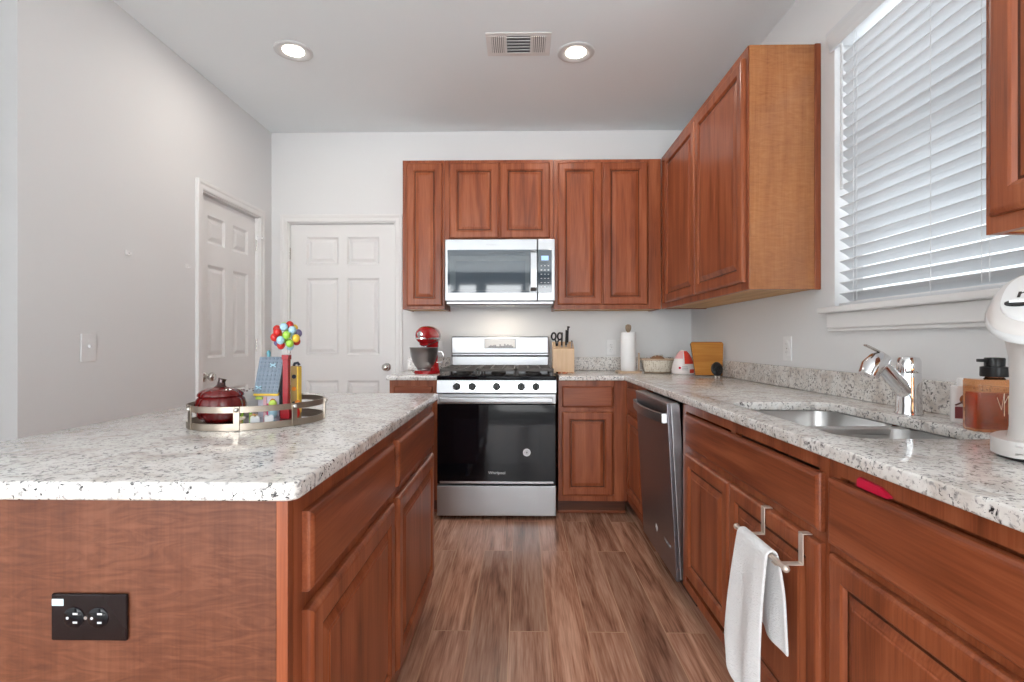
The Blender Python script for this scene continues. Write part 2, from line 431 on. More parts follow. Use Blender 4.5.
    def build(s, name, mats, parent=None, loc=None, rot=None, smooth=None, recalc=True):
        if recalc: bmesh.ops.recalc_face_normals(s.bm, faces=s.bm.faces)
        me = bpy.data.meshes.new(name); s.bm.to_mesh(me); s.bm.free()
        for m in (mats if isinstance(mats, (list, tuple)) else [mats]): me.materials.append(m)
        o = bpy.data.objects.new(name, me); COL.objects.link(o)
        if parent is not None: o.parent = parent
        if loc is not None: o.location = loc
        if rot is not None: o.rotation_euler = rot
        if smooth:
            for p in me.polygons: p.use_smooth = True
            me.set_sharp_from_angle(angle=math.radians(smooth))
        return o


def tag(o, label, cat, group=None):
    o['label'] = label; o['category'] = cat
    if group: o['group'] = group
    return o


def thing(name, label, cat, loc=(0, 0, 0), rz=0.0, group=None):
    o = bpy.data.objects.new(name, None); COL.objects.link(o); o.empty_display_size = 0.05
    o.location = loc; o.rotation_euler = (0, 0, rz)
    return tag(o, label, cat, group)


def struct(o):
    o['kind'] = 'structure'; return o


def text(name, body, size, mat, parent, loc, rot, ext=0.0004, align='CENTER'):
    c = bpy.data.curves.new(name, 'FONT'); c.body = body; c.size = size; c.extrude = ext; c.align_x = align; c.align_y = 'CENTER'
    t = bpy.data.objects.new(name, c); COL.objects.link(t)
    dg = bpy.context.evaluated_depsgraph_get(); me = bpy.data.meshes.new_from_object(t.evaluated_get(dg))
    bpy.data.objects.remove(t); bpy.data.curves.remove(c)
    me.materials.clear(); me.materials.append(mat)
    o = bpy.data.objects.new(name, me); COL.objects.link(o); o.parent = parent; o.location = loc; o.rotation_euler = rot
    return o


def rrect(x0, y0, x1, y1, r, n=6):
    pts = []
    for cx, cy, a in ((x1 - r, y0 + r, -PI / 2), (x1 - r, y1 - r, 0), (x0 + r, y1 - r, PI / 2), (x0 + r, y0 + r, PI)):
        for i in range(n + 1):
            t = a + PI / 2 * i / n; pts.append((cx + r * math.cos(t), cy + r * math.sin(t)))
    return pts


def slab(name, polys, z0, z1, bevel, mat, parent=None):
    """stone slab from a 2D outline with holes, eased edges"""
    c = bpy.data.curves.new(name, 'CURVE'); c.dimensions = '2D'; c.fill_mode = 'BOTH'
    c.extrude = (z1 - z0) / 2 - bevel; c.bevel_depth = bevel; c.bevel_resolution = 3; c.offset = -bevel
    for poly in polys:
        sp = c.splines.new('POLY'); sp.points.add(len(poly) - 1)
        for p, (x, y) in zip(sp.points, poly): p.co = (x, y, 0, 1)
        sp.use_cyclic_u = True
    t = bpy.data.objects.new(name, c); COL.objects.link(t)
    dg = bpy.context.evaluated_depsgraph_get(); me = bpy.data.meshes.new_from_object(t.evaluated_get(dg))
    bpy.data.objects.remove(t); bpy.data.curves.remove(c)
    me.materials.clear(); me.materials.append(mat)
    for v in me.vertices: v.co.z += (z0 + z1) / 2
    bm = bmesh.new(); bm.from_mesh(me); bmesh.ops.remove_doubles(bm, verts=bm.verts, dist=1e-5); bmesh.ops.recalc_face_normals(bm, faces=bm.faces); bm.to_mesh(me); bm.free()
    o = bpy.data.objects.new(name, me); COL.objects.link(o)
    if parent: o.parent = parent
    for p in me.polygons: p.use_smooth = True
    me.set_sharp_from_angle(angle=math.radians(35))
    return o


# ------------------------------------------------------------------ room shell
XL, XR, YB, HC = -1.93, 1.30, 3.93, 2.745
XF, YR = -4.2, -5.0            # far left wall, rear wall
CT = 0.912                     # worktop height


def boxes(name, lst, mat, bevel=0.0):
    b = MB()
    for a, c in lst: b.box(a, c, bevel)
    return struct(b.build(name, mat))


boxes('floor', [((XF, -0.45, -0.06), (XR, YB, 0))], M['floor'])
boxes('floor', [((XF, YR, -0.06), (XR, -0.45, 0))], M['bouncefloor'])       # unseen pale floor behind the camera, added to bounce sunlight to the ceiling
boxes('ceiling', [((XF, YR, HC), (XR, YB, HC + 0.06))], M['ceil'])
D2 = (-1.80, -0.968, 2.052)     # back door opening: x0, x1, top
boxes('wall_back', [((XL - 0.1, YB, 0), (D2[0], YB + 0.12, HC)), ((D2[1], YB, 0), (XR + 0.1, YB + 0.12, HC)), ((D2[0], YB, D2[2]), (D2[1], YB + 0.12, HC))], M['wall'])
D1 = (3.061, 3.745, 2.048)      # left door opening: y0, y1, top
boxes('wall_left', [((XL - 0.12, 1.93, 0), (XL, D1[0], HC)), ((XL - 0.12, D1[1], 0), (XL, YB, HC)), ((XL - 0.12, D1[0], D1[2]), (XL, D1[1], HC))], M['wall'])
boxes('wall_return', [((XF, 1.93, 0), (XL - 0.12, 2.05, HC))], M['wall'])
boxes('wall_far_left', [((XF - 0.1, YR, 0), (XF, 2.05, HC))], M['wall'])
boxes('wall_shade_stub', [((XF, 0.75, 0), (-1.80, 0.87, HC))], M['wall'])  # unseen stub added to keep rear light off the left wall's end
WY = (1.165, 2.145, 1.262, 2.405)   # window opening in the right wall: y0, y1, z0, z1
boxes('wall_right', [((XR, YR, 0), (XR + 0.14, WY[0], HC)), ((XR, WY[1], 0), (XR + 0.14, YB, HC)),
                     ((XR, WY[0], 0), (XR + 0.14, WY[1], WY[2])), ((XR, WY[0], WY[3]), (XR + 0.14, WY[1], HC))], M['wall'])
RW = [(-3.40, -2.55), (-2.45, -1.60), (-1.50, -1.02), (-0.86, 0.05), (0.15, 0.95)]   # rear windows
rw = [((XF, YR - 0.12, 0), (XR, YR, 0.30)), ((XF, YR - 0.12, 2.50), (XR, YR, HC)), ((XF, YR - 0.12, 0.30), (RW[0][0], YR, 2.50)), ((RW[-1][1], YR - 0.12, 0.30), (XR, YR, 2.50))]
for a, b in zip(RW, RW[1:]): rw.append(((a[1], YR - 0.12, 0.30), (b[0], YR, 2.50)))
boxes('wall_rear', rw, M['rearpaint'])
boxes('baseboard_left', [((XL, 1.93, 0), (XL + 0.014, D1[0] - 0.062, 0.09))], M['white'], 0.004)
boxes('baseboard_back', [((D2[1] + 0.062, YB - 0.014, 0), (-0.86, YB, 0.09))], M['white'], 0.004)


def window_unit(name, y0, y1, z0, z1, place, rz):
    """white vinyl sash with a glass pane; local x along the wall, y into the wall"""
    f = MB(); w = y1 - y0; t = 0.045
    for a, b in (((0, 0, z0), (w, 0.05, z0 + t)), ((0, 0, z1 - t), (w, 0.05, z1)), ((0, 0, z0 + t), (t, 0.05, z1 - t)), ((w - t, 0, z0 + t), (w, 0.05, z1 - t)),
                 ((t, 0, (z0 + z1) / 2 - 0.02), (w - t, 0.05, (z0 + z1) / 2 + 0.02))):
        f.box(a, b, 0.004)
    o = struct(f.build(name, M['white'])); o.location = place; o.rotation_euler = (0, 0, rz)
    return o


w1 = window_unit('window_1', WY[0], WY[1], WY[2] + 0.012, WY[3], (XR + 0.14, WY[1], 0), -PI / 2)
w1.location = (XR + 0.085, WY[1], 0)
sl = MB()
sl.box((-0.045, -0.135, WY[2] - 0.012), (WY[1] - WY[0] + 0.03, 0.0, WY[2] + 0.012), 0.006)       # stool
sl.box((-0.022, -0.107, WY[2] - 0.075), (WY[1] - WY[0] + 0.01, -0.087, WY[2] - 0.012), 0.005)     # apron
sl.box((-0.022, -0.101, WY[2] - 0.088), (WY[1] - WY[0] + 0.01, -0.087, WY[2] - 0.075), 0.003)
sl.build('window_sill', M['white'], w1)
for k, (a, b) in enumerate(RW):
    ww = window_unit('window_%d' % (k + 2), a, b, 0.30, 2.50, (a, YR - 0.09, 0), 0)


def panel_door(name, Wd, Hd, cols, rows, th=0.035):
    """moulded six-panel door; local x across, z up, front towards -y"""
    b = MB()
    xs = [0] + [v for c in cols for v in c] + [Wd]; zs = [0] + [v for r in rows for v in r] + [Hd]
    for i in range(len(xs) - 1):
        for j in range(len(zs) - 1):
            x0, x1, z0, z1 = xs[i], xs[i + 1], zs[j], zs[j + 1]
            if i % 2 == 1 and j % 2 == 1:
                b.rings(x1 - x0, z1 - z0, [(0, 0), (0.005, 0.005), (0.014, 0.014), (0.022, 0.014), (0.040, 0.004), (0.046, 0.002)], x0, z0)
            else:
                b.quad([(x0, 0, z0), (x1, 0, z0), (x1, 0, z1), (x0, 0, z1)])
    bmesh.ops.remove_doubles(b.bm, verts=b.bm.verts, dist=1e-5)
    b.quad([(0, 0, 0), (0, th, 0), (0, th, Hd), (0, 0, Hd)]); b.quad([(Wd, 0, 0), (Wd, 0, Hd), (Wd, th, Hd), (Wd, th, 0)])
    b.quad([(0, 0, Hd), (0, th, Hd), (Wd, th, Hd), (Wd, 0, Hd)]); b.quad([(0, 0, 0), (Wd, 0, 0), (Wd, th, 0), (0, th, 0)])
    b.quad([(0, th, 0), (Wd, th, 0), (Wd, th, Hd), (0, th, Hd)])
    bmesh.ops.remove_doubles(b.bm, verts=b.bm.verts, dist=1e-5)
    return b.build(name, M['white'])


def knob(parent, x, z):
    b = MB(); rot = Matrix.Rotation(PI / 2, 3, 'X')
    b.lathe([(0.030, 0), (0.032, 0.004), (0.026, 0.010), (0.012, 0.014), (0.011, 0.028), (0.020, 0.034), (0.027, 0.044), (0.0275, 0.052), (0.022, 0.062), (0.008, 0.066)], 24, (x, 0, z), rot)
    return b.build('door_knob', M['nickel'], parent, smooth=50)


def casing(name, w, h, rz, loc, cw=0.058):
    """door casing on three sides: local x along wall, front -y"""
    b = MB()
    prof = [(0, 0), (0, 0.010), (0.008, 0.014), (0.030, 0.013), (0.040, 0.018), (cw - 0.004, 0.018), (cw, 0.014), (cw, 0)]
    # mitred sweep around the opening: left leg, head, right leg
    path = [(0, 0, -1, 0), (0, h, -1, 1), (w, h, 1, 1), (w, 0, 1, 0)]
    rings = []
    for x, z, dx, dz in path:
        rings.append([b.bm.verts.new((x + dx * p, -q, z + dz * p)) for p, q in prof])
    n = len(prof)
    for a, c in zip(rings, rings[1:]):
        for i in range(n): b.bm.faces.new((a[i], a[(i + 1) % n], c[(i + 1) % n], c[i]))
    b.bm.faces.new(rings[0]); b.bm.faces.new(rings[-1][::-1])
    # jambs and stop inside the opening
    b.box((0, 0, 0), (0.008, 0.11, h)); b.box((w - 0.008, 0, 0), (w, 0.11, h)); b.box((0, 0, h - 0.008), (w, 0.11, h))
    o = struct(b.build(name, M['white'])); o.location = loc; o.rotation_euler = (0, 0, rz)
    return o


# left door: local x -> +Y, front (-y) -> +X
casing('trim_1', D1[1] - D1[0], D1[2], PI / 2, (XL, D1[0], 0))
d1 = struct(panel_door('door_1', 0.664, 2.028, [(0.095, 0.285), (0.379, 0.569)], [(0.22, 0.82), (1.02, 1.605), (1.74, 1.915)]))
d1.location = (XL - 0.028, D1[0] + 0.010, 0.008); d1.rotation_euler = (0, 0, PI / 2)
knob(d1, 0.06, 0.905)
for hz in (1.79, 1.05, 0.25):
    b = MB(); b.cyl((0.668, -0.010, hz), (0.668, -0.010, hz + 0.09), 0.006); b.build('door_hinge', M['nickel'], d1, smooth=40)
b = MB(); b.cyl((0.668, -0.012, 1.885), (0.668, -0.062, 1.885), 0.004); b.cyl((0.668, -0.062, 1.885), (0.668, -0.072, 1.885), 0.011); b.box((0.655, -0.022, 1.87), (0.685, -0.010, 1.90), 0.003)
b.build('hinge_stop', M['plastic'], d1)
# back door
casing('trim_2', D2[1] - D2[0], D2[2], 0, (D2[0], YB, 0))
d2 = struct(panel_door('door_2', 0.812, 2.032, [(0.122, 0.374), (0.440, 0.692)], [(0.22, 0.82), (1.02, 1.615), (1.72, 1.935)]))
d2.location = (D2[0] + 0.010, YB + 0.022, 0.008)
knob(d2, 0.752, 0.925)
for hz in (1.76, 1.03, 0.25):
    b = MB(); b.cyl((-0.003, -0.008, hz), (-0.003, -0.008, hz + 0.09), 0.006); b.build('door_hinge', M['nickel'], d2, smooth=40)

# ------------------------------------------------------------------ cabinets
DT = 0.019


def cab_door(name, w, h, parent, loc, mat, rail=0.057, drawer=False, arch=False):
    """raised-panel front, local origin at its lower left, front at y=-DT"""
    b = MB()
    if drawer:
        b.rings(w, h, [(0, 0), (0, -DT + 0.009), (0.002, -DT + 0.005), (0.007, -DT + 0.0012), (0.012, -DT)])
    else:
        r = min(rail, w * 0.24)
        b.rings(w, h, [(0, 0), (0, -DT + 0.009), (0.002, -DT + 0.005), (0.007, -DT + 0.0012), (0.012, -DT), (r - 0.012, -DT), (r - 0.007, -DT + 0.003), (r - 0.0015, -DT + 0.0100)], fill=False)
        b.mi = 1
        b.rings(w, h, [(r - 0.0015, -DT + 0.0100), (r + 0.0045, -DT + 0.0100)], fill=False)
        b.mi = 0
        b.rings(w, h, [(r + 0.0045, -DT + 0.0100), (r + 0.020, -DT + 0.0035), (r + 0.024, -DT + 0.0030), (r + 0.027, -DT + 0.0010)])
    b.quad([(0, 0, 0), (w, 0, 0), (w, 0, h), (0, 0, h)])
    bmesh.ops.remove_doubles(b.bm, verts=b.bm.verts, dist=1e-6)
    return b.build(name, [mat, M['groove']], parent, loc)


def face_frame(t, Wc, z0, z1, stiles, rails, lip=0.038, mat=None):
    """face frame; STILES are x centres, RAILS z centres of inner members"""
    f = MB(); d = 0.019
    f.box((0, 0, z0), (lip, d, z1)); f.box((Wc - lip, 0, z0), (Wc, d, z1))
    f.box((lip, 0, z1 - lip), (Wc - lip, d, z1)); f.box((lip, 0, z0), (Wc - lip, d, z0 + lip))
    for x in stiles: f.box((x - 0.019, 0, z0 + lip), (x + 0.019, d, z1 - lip))
    for z in rails: f.box((lip, 0.0005, z - 0.019), (Wc - lip, d, z + 0.019))
    return f.build('face_frame', mat or M['cherry'], t)


def base_cab(label, loc, rz, Wc, depth, doors, drawers, toe_z=0.10, toe_in=0.075, dz=(0.160, 0.672), wz=(0.703, 0.842), mid=None, group='base cabinets', hollow=False):
    t = thing('base_cabinet', label, 'cabinet', loc, rz, group)
    b = MB()
    if hollow:
        b.box((0, 0.019, toe_z), (0.018, depth, 0.880)); b.box((Wc - 0.018, 0.019, toe_z), (Wc, depth, 0.880)); b.box((0.018, depth - 0.012, toe_z), (Wc - 0.018, depth, 0.880)); b.box((0.018, 0.019, toe_z), (Wc - 0.018, depth - 0.012, toe_z + 0.018))
    else: b.box((0, 0.019, toe_z), (Wc, depth, 0.880))
    b.build('body', M['cherry'], t)
    face_frame(t, Wc, toe_z, 0.880, mid or [], [0.688])
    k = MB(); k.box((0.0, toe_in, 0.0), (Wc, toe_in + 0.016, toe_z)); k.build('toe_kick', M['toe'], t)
    k = MB(); k.box((0.0, toe_in - 0.012, 0.0), (Wc, toe_in - 0.0005, 0.019), 0.006); k.build('shoe_molding', M['cherryx'], t)
    for x0, x1 in doors: cab_door('door', x1 - x0, dz[1] - dz[0], t, (x0, 0, dz[0]), M['cherry'])
    for x0, x1 in drawers: cab_door('drawer_front', x1 - x0, wz[1] - wz[0], t, (x0, 0, wz[0]), M['cherryx'], drawer=True)
    return t


# island: faces +X (rz = +90, local x -> +Y, local y -> -X)
IX = -0.377
ci = base_cab('island base cabinet nearest the camera with the dark outlet on its end panel', (IX, 0.842, 0), PI / 2, 0.642, 0.60,
              [(0.033, 0.618)], [(0.033, 0.618)])
b = MB(); b.box((-0.019, 0.0195, 0.0), (0.0, 0.73, 0.8795), 0.001); b.build('end_panel', M['panel'], ci)
b = MB(); b.box((-0.0195, 0.0, 0.0), (0.0, 0.0193, 0.8795), 0.001); b.build('end_stile', M['cherry'], ci)
b = MB(); b.box((0.0, 0.60, 0.0), (0.642, 0.73, 0.8795)); b.build('back_panel', M['panel'], ci)
ci2 = base_cab('island base cabinet at its far end near the range', (IX, 1.485, 0), PI / 2, 0.682, 0.60, [(0.021, 0.632)], [(0.021, 0.632)])
b = MB(); b.box((0.0, 0.60, 0.0), (0.682, 0.73, 0.8795)); b.build('back_panel', M['panel'], ci2)
isl = slab('island_countertop', [rrect(-1.155, 0.797, -0.352, 2.185, 0.022)], 0.882, CT, 0.006, M['granite'])
tag(isl, 'speckled white granite worktop on the island', 'countertop')

# back run
cbl = base_cab('narrow back base cabinet left of the range behind the island', (-0.855, 3.32, 0), 0, 0.312, 0.61, [(0.03, 0.282)], [(0.03, 0.282)], wz=(0.707, 0.842), dz=(0.138, 0.678))
cbr = base_cab('back base cabinet right of the range in the corner', (0.242, 3.32, 0), 0, 0.447, 0.61, [(0.024, 0.351)], [(0.024, 0.351)], wz=(0.707, 0.842), dz=(0.138, 0.678))
b = MB(); b.box((0.36, -0.004, 0.10), (0.4465, 0.0, 0.880), 0.002); b.build('corner_filler', M['cherry'], cbr)
# right run faces -X (rz=-90, local x -> -Y, local y -> +X)
RX = 0.690
cr1 = base_cab('narrow corner base cabinet between back run and dishwasher', (RX, 3.318, 0), -PI / 2, 0.50, 0.60, [(0.045, 0.475)], [(0.045, 0.475)])
cr2 = base_cab('wide sink base cabinet with two doors and a towel bar', (RX, 2.19, 0), -PI / 2, 1.033, 0.60, [(0.070, 0.512), (0.520, 1.018)], [(0.070, 1.018)], wz=(0.703, 0.836), dz=(0.175, 0.676), mid=[0.516], hollow=True)
cr3 = base_cab('base cabinet nearest the camera on the right with a red tab on its drawer', (RX, 1.155, 0), -PI / 2, 0.80, 0.60, [(0.020, 0.775)], [(0.016, 0.775)], wz=(0.690, 0.836), dz=(0.175, 0.670))

# worktops on the wall runs, with the sink cut-out
SX0, SX1, SY0, SY1 = 0.752, 1.120, 1.185, 1.885
ct = thing('countertop', 'L-shaped speckled granite worktop along the right wall and corner', 'countertop')
slab('worktop', [[(XR, 0.33), (XR, YB), (0.245, YB), (0.245, 3.283), (0.659, 3.283), (0.659, 0.33)], rrect(SX0, SY0, SX1, SY1, 0.075, 8)], 0.882, CT, 0.005, M['granite'], ct)
b = MB(); b.box((0.245, YB - 0.02, CT), (XR - 0.02, YB - 0.0005, 1.012), 0.003); b.build('backsplash', M['granite'], ct)
b = MB(); b.box((XR - 0.02, 0.33, CT), (XR - 0.0005, YB - 0.0005, 1.012), 0.003); b.build('backsplash', M['granite'], ct)
ctl = thing('countertop', 'short granite worktop under the red mixer left of the range', 'countertop')
slab('worktop', [[(-0.868, 3.283), (-0.542, 3.283), (-0.542, YB), (-0.868, YB)]], 0.882, CT, 0.005, M['granite'], ctl)
b = MB(); b.box((-0.868, YB - 0.02, CT), (-0.542, YB - 0.0005, 1.012), 0.003); b.build('backsplash', M['granite'], ctl)


# wall cabinets
def wall_cab(label, loc, rz, Wc, depth, z0, z1, doors, dz, mid=None, group='wall cabinets'):
    t = thing('wall_cabinet', label, 'cabinet', loc, rz, group)
    b = MB(); b.box((0, 0.019, z0 + 0.020), (Wc, depth, z1)); b.box((0, 0.019, z0), (0.016, depth, z0 + 0.02)); b.box((Wc - 0.016, 0.019, z0), (Wc, depth, z0 + 0.02)); b.build('body', M['cherry'], t)
    b = MB(); b.box((0.016, 0.019, z0 + 0.004), (Wc - 0.016, depth - 0.004, z0 + 0.0195)); b.build('underside', M['under'], t)
    face_frame(t, Wc, z0, z1, mid or [], [])
    for x0, x1 in doors: cab_door('door', x1 - x0, dz[1] - dz[0], t, (x0, 0, dz[0]), M['cherry'], rail=0.06)
    return t


UZ0, UZ1 = 1.360, 2.417
UY = 3.625
wall_cab('narrow single-door wall cabinet left of the microwave', (-0.840, UY, 0), 0, 0.298, 0.305, UZ0, UZ1, [(0.030, 0.284)], (1.383, 2.394))
wall_cab('short two-door wall cabinet above the microwave', (-0.540, UY, 0), 0, 0.770, 0.305, 1.842, UZ1, [(0.034, 0.384), (0.393, 0.745)], (1.861, 2.394), [0.388])
c = wall_cab('two-door wall cabinet on the back wall right of the microwave', (0.232, UY, 0), 0, 0.755, 0.305, UZ0, UZ1, [(0.028, 0.339), (0.346, 0.658)], (1.390, 2.394), [0.342])
b = MB(); b.box((0.668, -0.004, UZ0), (0.754, 0.0, UZ1), 0.002); b.build('corner_filler', M['cherry'], c)
UX = 0.990
c = wall_cab('two-door wall cabinet on the right wall beside the window', (UX, 3.624, 0), -PI / 2, 1.374, 0.3095, UZ0, UZ1 + 0.006, [(0.132, 0.722), (0.738, 1.350)], (1.395, 2.380), [0.730])
b = MB(); b.box((1.3745, 0.004, UZ0), (1.380, 0.29, UZ1 + 0.006), 0.001); b.build('side_panel', M['panelz'], c)
b = MB(); b.box((1.3745, 0.283, UZ0 - 0.002), (1.386, 0.3095, UZ1 + 0.008), 0.004); b.build('scribe_molding', M['cherry'], c)
wall_cab('wall cabinet nearest the camera at the upper right above the white drink maker', (UX, 1.107, 0), -PI / 2, 0.76, 0.3095, UZ0, UZ1 + 0.006, [(0.020, 0.375), (0.385, 0.74)], (1.395, 2.380), [0.38])

# ------------------------------------------------------------------ range
RXC = -0.155
rg = thing('range', 'stainless gas range with black oven door against the back wall', 'range', (RXC, 3.24, 0))
hw = 0.379
b = MB(); b.box((-hw, 0.045, 0.02), (hw, 0.66, 0.898), 0.003); b.build('body', M['black'], rg)
b = MB(); b.box((-hw, 0.0, 0.886), (hw, 0.60, 0.914), 0.006); b.build('cooktop', M['blackglass'], rg)
# control panel, slightly raked
b = MB(); b.prism([(0.0, 0.806), (0.055, 0.806), (0.055, 0.886), (0.010, 0.886)], -hw, hw, Matrix(((0, 0, 1, 0), (1, 0, 0, 0), (0, 1, 0, 0), (0, 0, 0, 1))), 0.002)
b.build('control_panel', M['steel'], rg)
for kx in (-0.251, -0.155, 0.0, 0.156, 0.250):
    b = MB(); rot = Matrix.Rotation(PI / 2 - 0.1, 3, 'X')
    b.lathe([(0.025, 0), (0.025, 0.004), (0.021, 0.006), (0.019, 0.024), (0.016, 0.027)], 24, (kx, 0.004, 0.846), rot)
    b.box((kx - 0.005, -0.032, 0.829), (kx + 0.005, -0.018, 0.865), 0.003)
    kn = b.build('knob', M['black'], rg, smooth=40)
    b = MB(); b.lathe([(0.0275, 0), (0.0275, 0.003)], 24, (kx, 0.0045, 0.846), rot); b.build('knob_bezel', M['chrome'], kn, smooth=40)
# oven door
od = MB(); od.box((-hw + 0.002, 0.0, 0.228), (hw - 0.002, 0.044, 0.735), 0.005); odo = od.build('oven_door', M['blackglass'], rg)
b = MB(); b.box((-0.27, -0.0012, 0.36), (0.27, 0.002, 0.64), 0.0005); b.build('oven_window', M['ovenin'], odo)
b = MB(); b.box((-hw + 0.002, -0.001, 0.737), (hw - 0.002, 0.044, 0.800), 0.004); b.build('door_top_trim', M['steel'], odo)
b = MB(); b.box((-hw + 0.022, -0.048, 0.748), (hw - 0.022, -0.030, 0.782), 0.007, 3)
for s_ in (-1, 1): b.box((s_ * (hw - 0.055) - 0.016, -0.034, 0.753), (s_ * (hw - 0.055) + 0.016, 0.002, 0.777), 0.003)
b.build('handle', M['steel'], odo)
b = MB(); b.box((-0.36, -0.0011, 0.232), (0.36, 0.002, 0.246), 0.0005); b.build('lower_vent_strip', M['steelz'], odo)
b = MB(); b.cyl((0.192, 0.001, 0.430), (0.192, -0.0018, 0.430), 0.0245, seg=28); st = b.build('round_sticker', M['whiteprint'], odo, smooth=40)
b = MB()
for k in range(10):
    a = 2 * PI * k / 10
    b.box((0.192 + 0.014 * math.cos(a) - 0.002, -0.0022, 0.430 + 0.014 * math.sin(a) - 0.002), (0.192 + 0.014 * math.cos(a) + 0.002, -0.0017, 0.430 + 0.014 * math.sin(a) + 0.002))
b.box((0.186, -0.0022, 0.424), (0.198, -0.0017, 0.436)); b.build('sticker_print', M['greyprint'], st)
text('brand_lettering', 'Whirlpool', 0.026, M['whiteprint'], odo, (0.003, -0.0008, 0.300), (PI / 2, 0, 0))
# storage drawer
b = MB(); b.box((-hw + 0.001, 0.0, 0.026), (hw - 0.001, 0.044, 0.218), 0.005); b.build('storage_drawer', M['steel'], rg)
for sx in (-0.33, 0.33):
    for sy in (0.1, 0.58):
        b = MB(); b.cyl((sx, sy, 0.0), (sx, sy, 0.03), 0.016); b.build('foot', M['black'], rg)
# back guard with the control display
b = MB(); b.box((-0.362, 0.585, 0.905), (0.362, 0.660, 1.170), 0.006); bg_ = b.build('backguard', M['steel'], rg)
b = MB(); b.box((-0.362, 0.560, 1.040), (0.362, 0.590, 1.168), 0.008); b.build('control_console', M['steel'], bg_)
b = MB(); b.box((-0.362, 0.572, 1.018), (0.362, 0.588, 1.030), 0.002); b.build('vent_slot', M['darkgap'], bg_)
b = MB(); b.box((-0.118, 0.5575, 1.080), (0.118, 0.563, 1.152), 0.001); dsp = b.build('display_frame', M['greyprint'], bg_)
b = MB(); b.box((-0.114, 0.5565, 1.084), (0.114, 0.560, 1.148), 0.001); b.build('display_face', M['appgrey'], dsp)
b = MB(); random.seed(3)
for k in range(16):
    x = -0.085 + k * 0.0115; h = random.uniform(0.006, 0.026); b.box((x, 0.5556, 1.086), (x + 0.0105, 0.5566, 1.088 + h))
b.build('display_print', M['greyprint'], dsp)
# burners and grates
for bx, by in ((-0.24, 0.17), (-0.24, 0.43), (0.0, 0.30), (0.24, 0.17), (0.24, 0.43)):
    b = MB(); b.lathe([(0.052, 0.914), (0.050, 0.922), (0.036, 0.924), (0.036, 0.932), (0.010, 0.934)], 24, (bx, by, 0)); b.build('burner', M['blackmat'], rg, smooth=40)
for gx0, gx1 in ((-0.365, -0.126), (-0.120, 0.120), (0.126, 0.365)):
    g = MB(); z0, z1 = 0.940, 0.958; y0, y1 = 0.035, 0.555
    for x in (gx0, gx1 - 0.012): g.box((x, y0, z0), (x + 0.012, y1, z1), 0.003)
    for y in (y0, y1 - 0.012, (y0 + y1) / 2 - 0.006): g.box((gx0, y, z0), (gx1, y + 0.012, z1), 0.003)
    for x in (gx0 + (gx1 - gx0) * 0.33, gx0 + (gx1 - gx0) * 0.66): g.box((x - 0.006, y0, z0), (x + 0.006, y1, z1), 0.003)
    for x in (gx0, gx1 - 0.012):
        for y in (y0, y1 - 0.012): g.box((x, y, 0.913), (x + 0.012, y + 0.012, z0))
    for y in (0.17, 0.43): g.box((gx0, y - 0.005, z0), (gx1, y + 0.005, z1 - 0.002), 0.002)
    g.build('grate', M['grate'], rg)

# ------------------------------------------------------------------ microwave
mw = thing('microwave', 'stainless over-the-range microwave under the short wall cabinet', 'microwave', (-0.145, 3.53, 0))
b = MB(); b.box((-0.378, 0.03, 1.395), (0.378, 0.395, 1.838), 0.003); b.build('body', M['black'], mw)
b = MB(); b.box((-0.380, 0.0, 1.412), (0.258, 0.03, 1.838), 0.004); md = b.build('door', M['steel'], mw)
b = MB(); b.box((0.261, 0.0, 1.412), (0.380, 0.03, 1.838), 0.004); mc = b.build('control_panel', M['steel'], mw)
b = MB(); b.box((-0.362, -0.002, 1.468), (0.258, 0.004, 1.765), 0.001); mg_ = b.build('door_glass', M['mwglass'], md)
b = MB(); b.box((-0.345, -0.0026, 1.480), (0.205, 0.0, 1.722), 0.0005); b.build('window_border', M['mwmesh'], mg_)
b = MB(); b.box((-0.305, -0.0032, 1.486), (0.175, 0.0, 1.686), 0.0005); b.build('window_mesh', M['mwglass'], mg_)
b = MB(); b.box((0.262, -0.002, 1.468), (0.357, 0.004, 1.765), 0.001); kp = b.build('keypad', M['mwglass'], mc)
b = MB(); b.box((0.285, -0.0028, 1.690), (0.335, 0.0, 1.722), 0.0005); b.build('display', M['display'], kp)
for r_ in range(6):
    for c_ in range(3):
        b = MB(); x = 0.281 + c_ * 0.024; z = 1.655 - r_ * 0.029
        b.box((x, -0.0026, z - 0.004), (x + 0.010, 0.0, z), 0.0003); b.build('button', M['whiteprint'] if r_ < 5 else M['sticker'], kp)
b = MB(); b.tube([(0.232, 0.0, 1.752), (0.232, -0.030, 1.748), (0.232, -0.042, 1.735), (0.232, -0.046, 1.62), (0.232, -0.042, 1.500), (0.232, -0.030, 1.487), (0.232, 0.0, 1.483)], 0, flat=(0.040, 0.012))
b.build('handle', M['steel'], md)
b = MB(); b.box((-0.372, 0.004, 1.386), (0.372, 0.36, 1.412), 0.008); b.build('underside_vent', M['steelz'], mw)
b = MB(); b.box((-0.10, 0.06, 1.383), (0.10, 0.13, 1.388), 0.002); b.build('cooktop_light', M['plastic'], mw)
l = bpy.data.lights.new('cooktop_lamp', 'AREA'); l.size = 0.18; l.size_y = 0.06; l.shape = 'RECTANGLE'; l.energy = 1.0; l.color = (1.0, 0.86, 0.70)
lo = bpy.data.objects.new('cooktop_lamp', l); COL.objects.link(lo); lo.parent = mw; lo.location = (0, 0.15, 1.380)
text('brand_lettering', 'Whirlpool', 0.017, M['greyprint'], md, (-0.06, -0.0006, 1.800), (PI / 2, 0, 0))

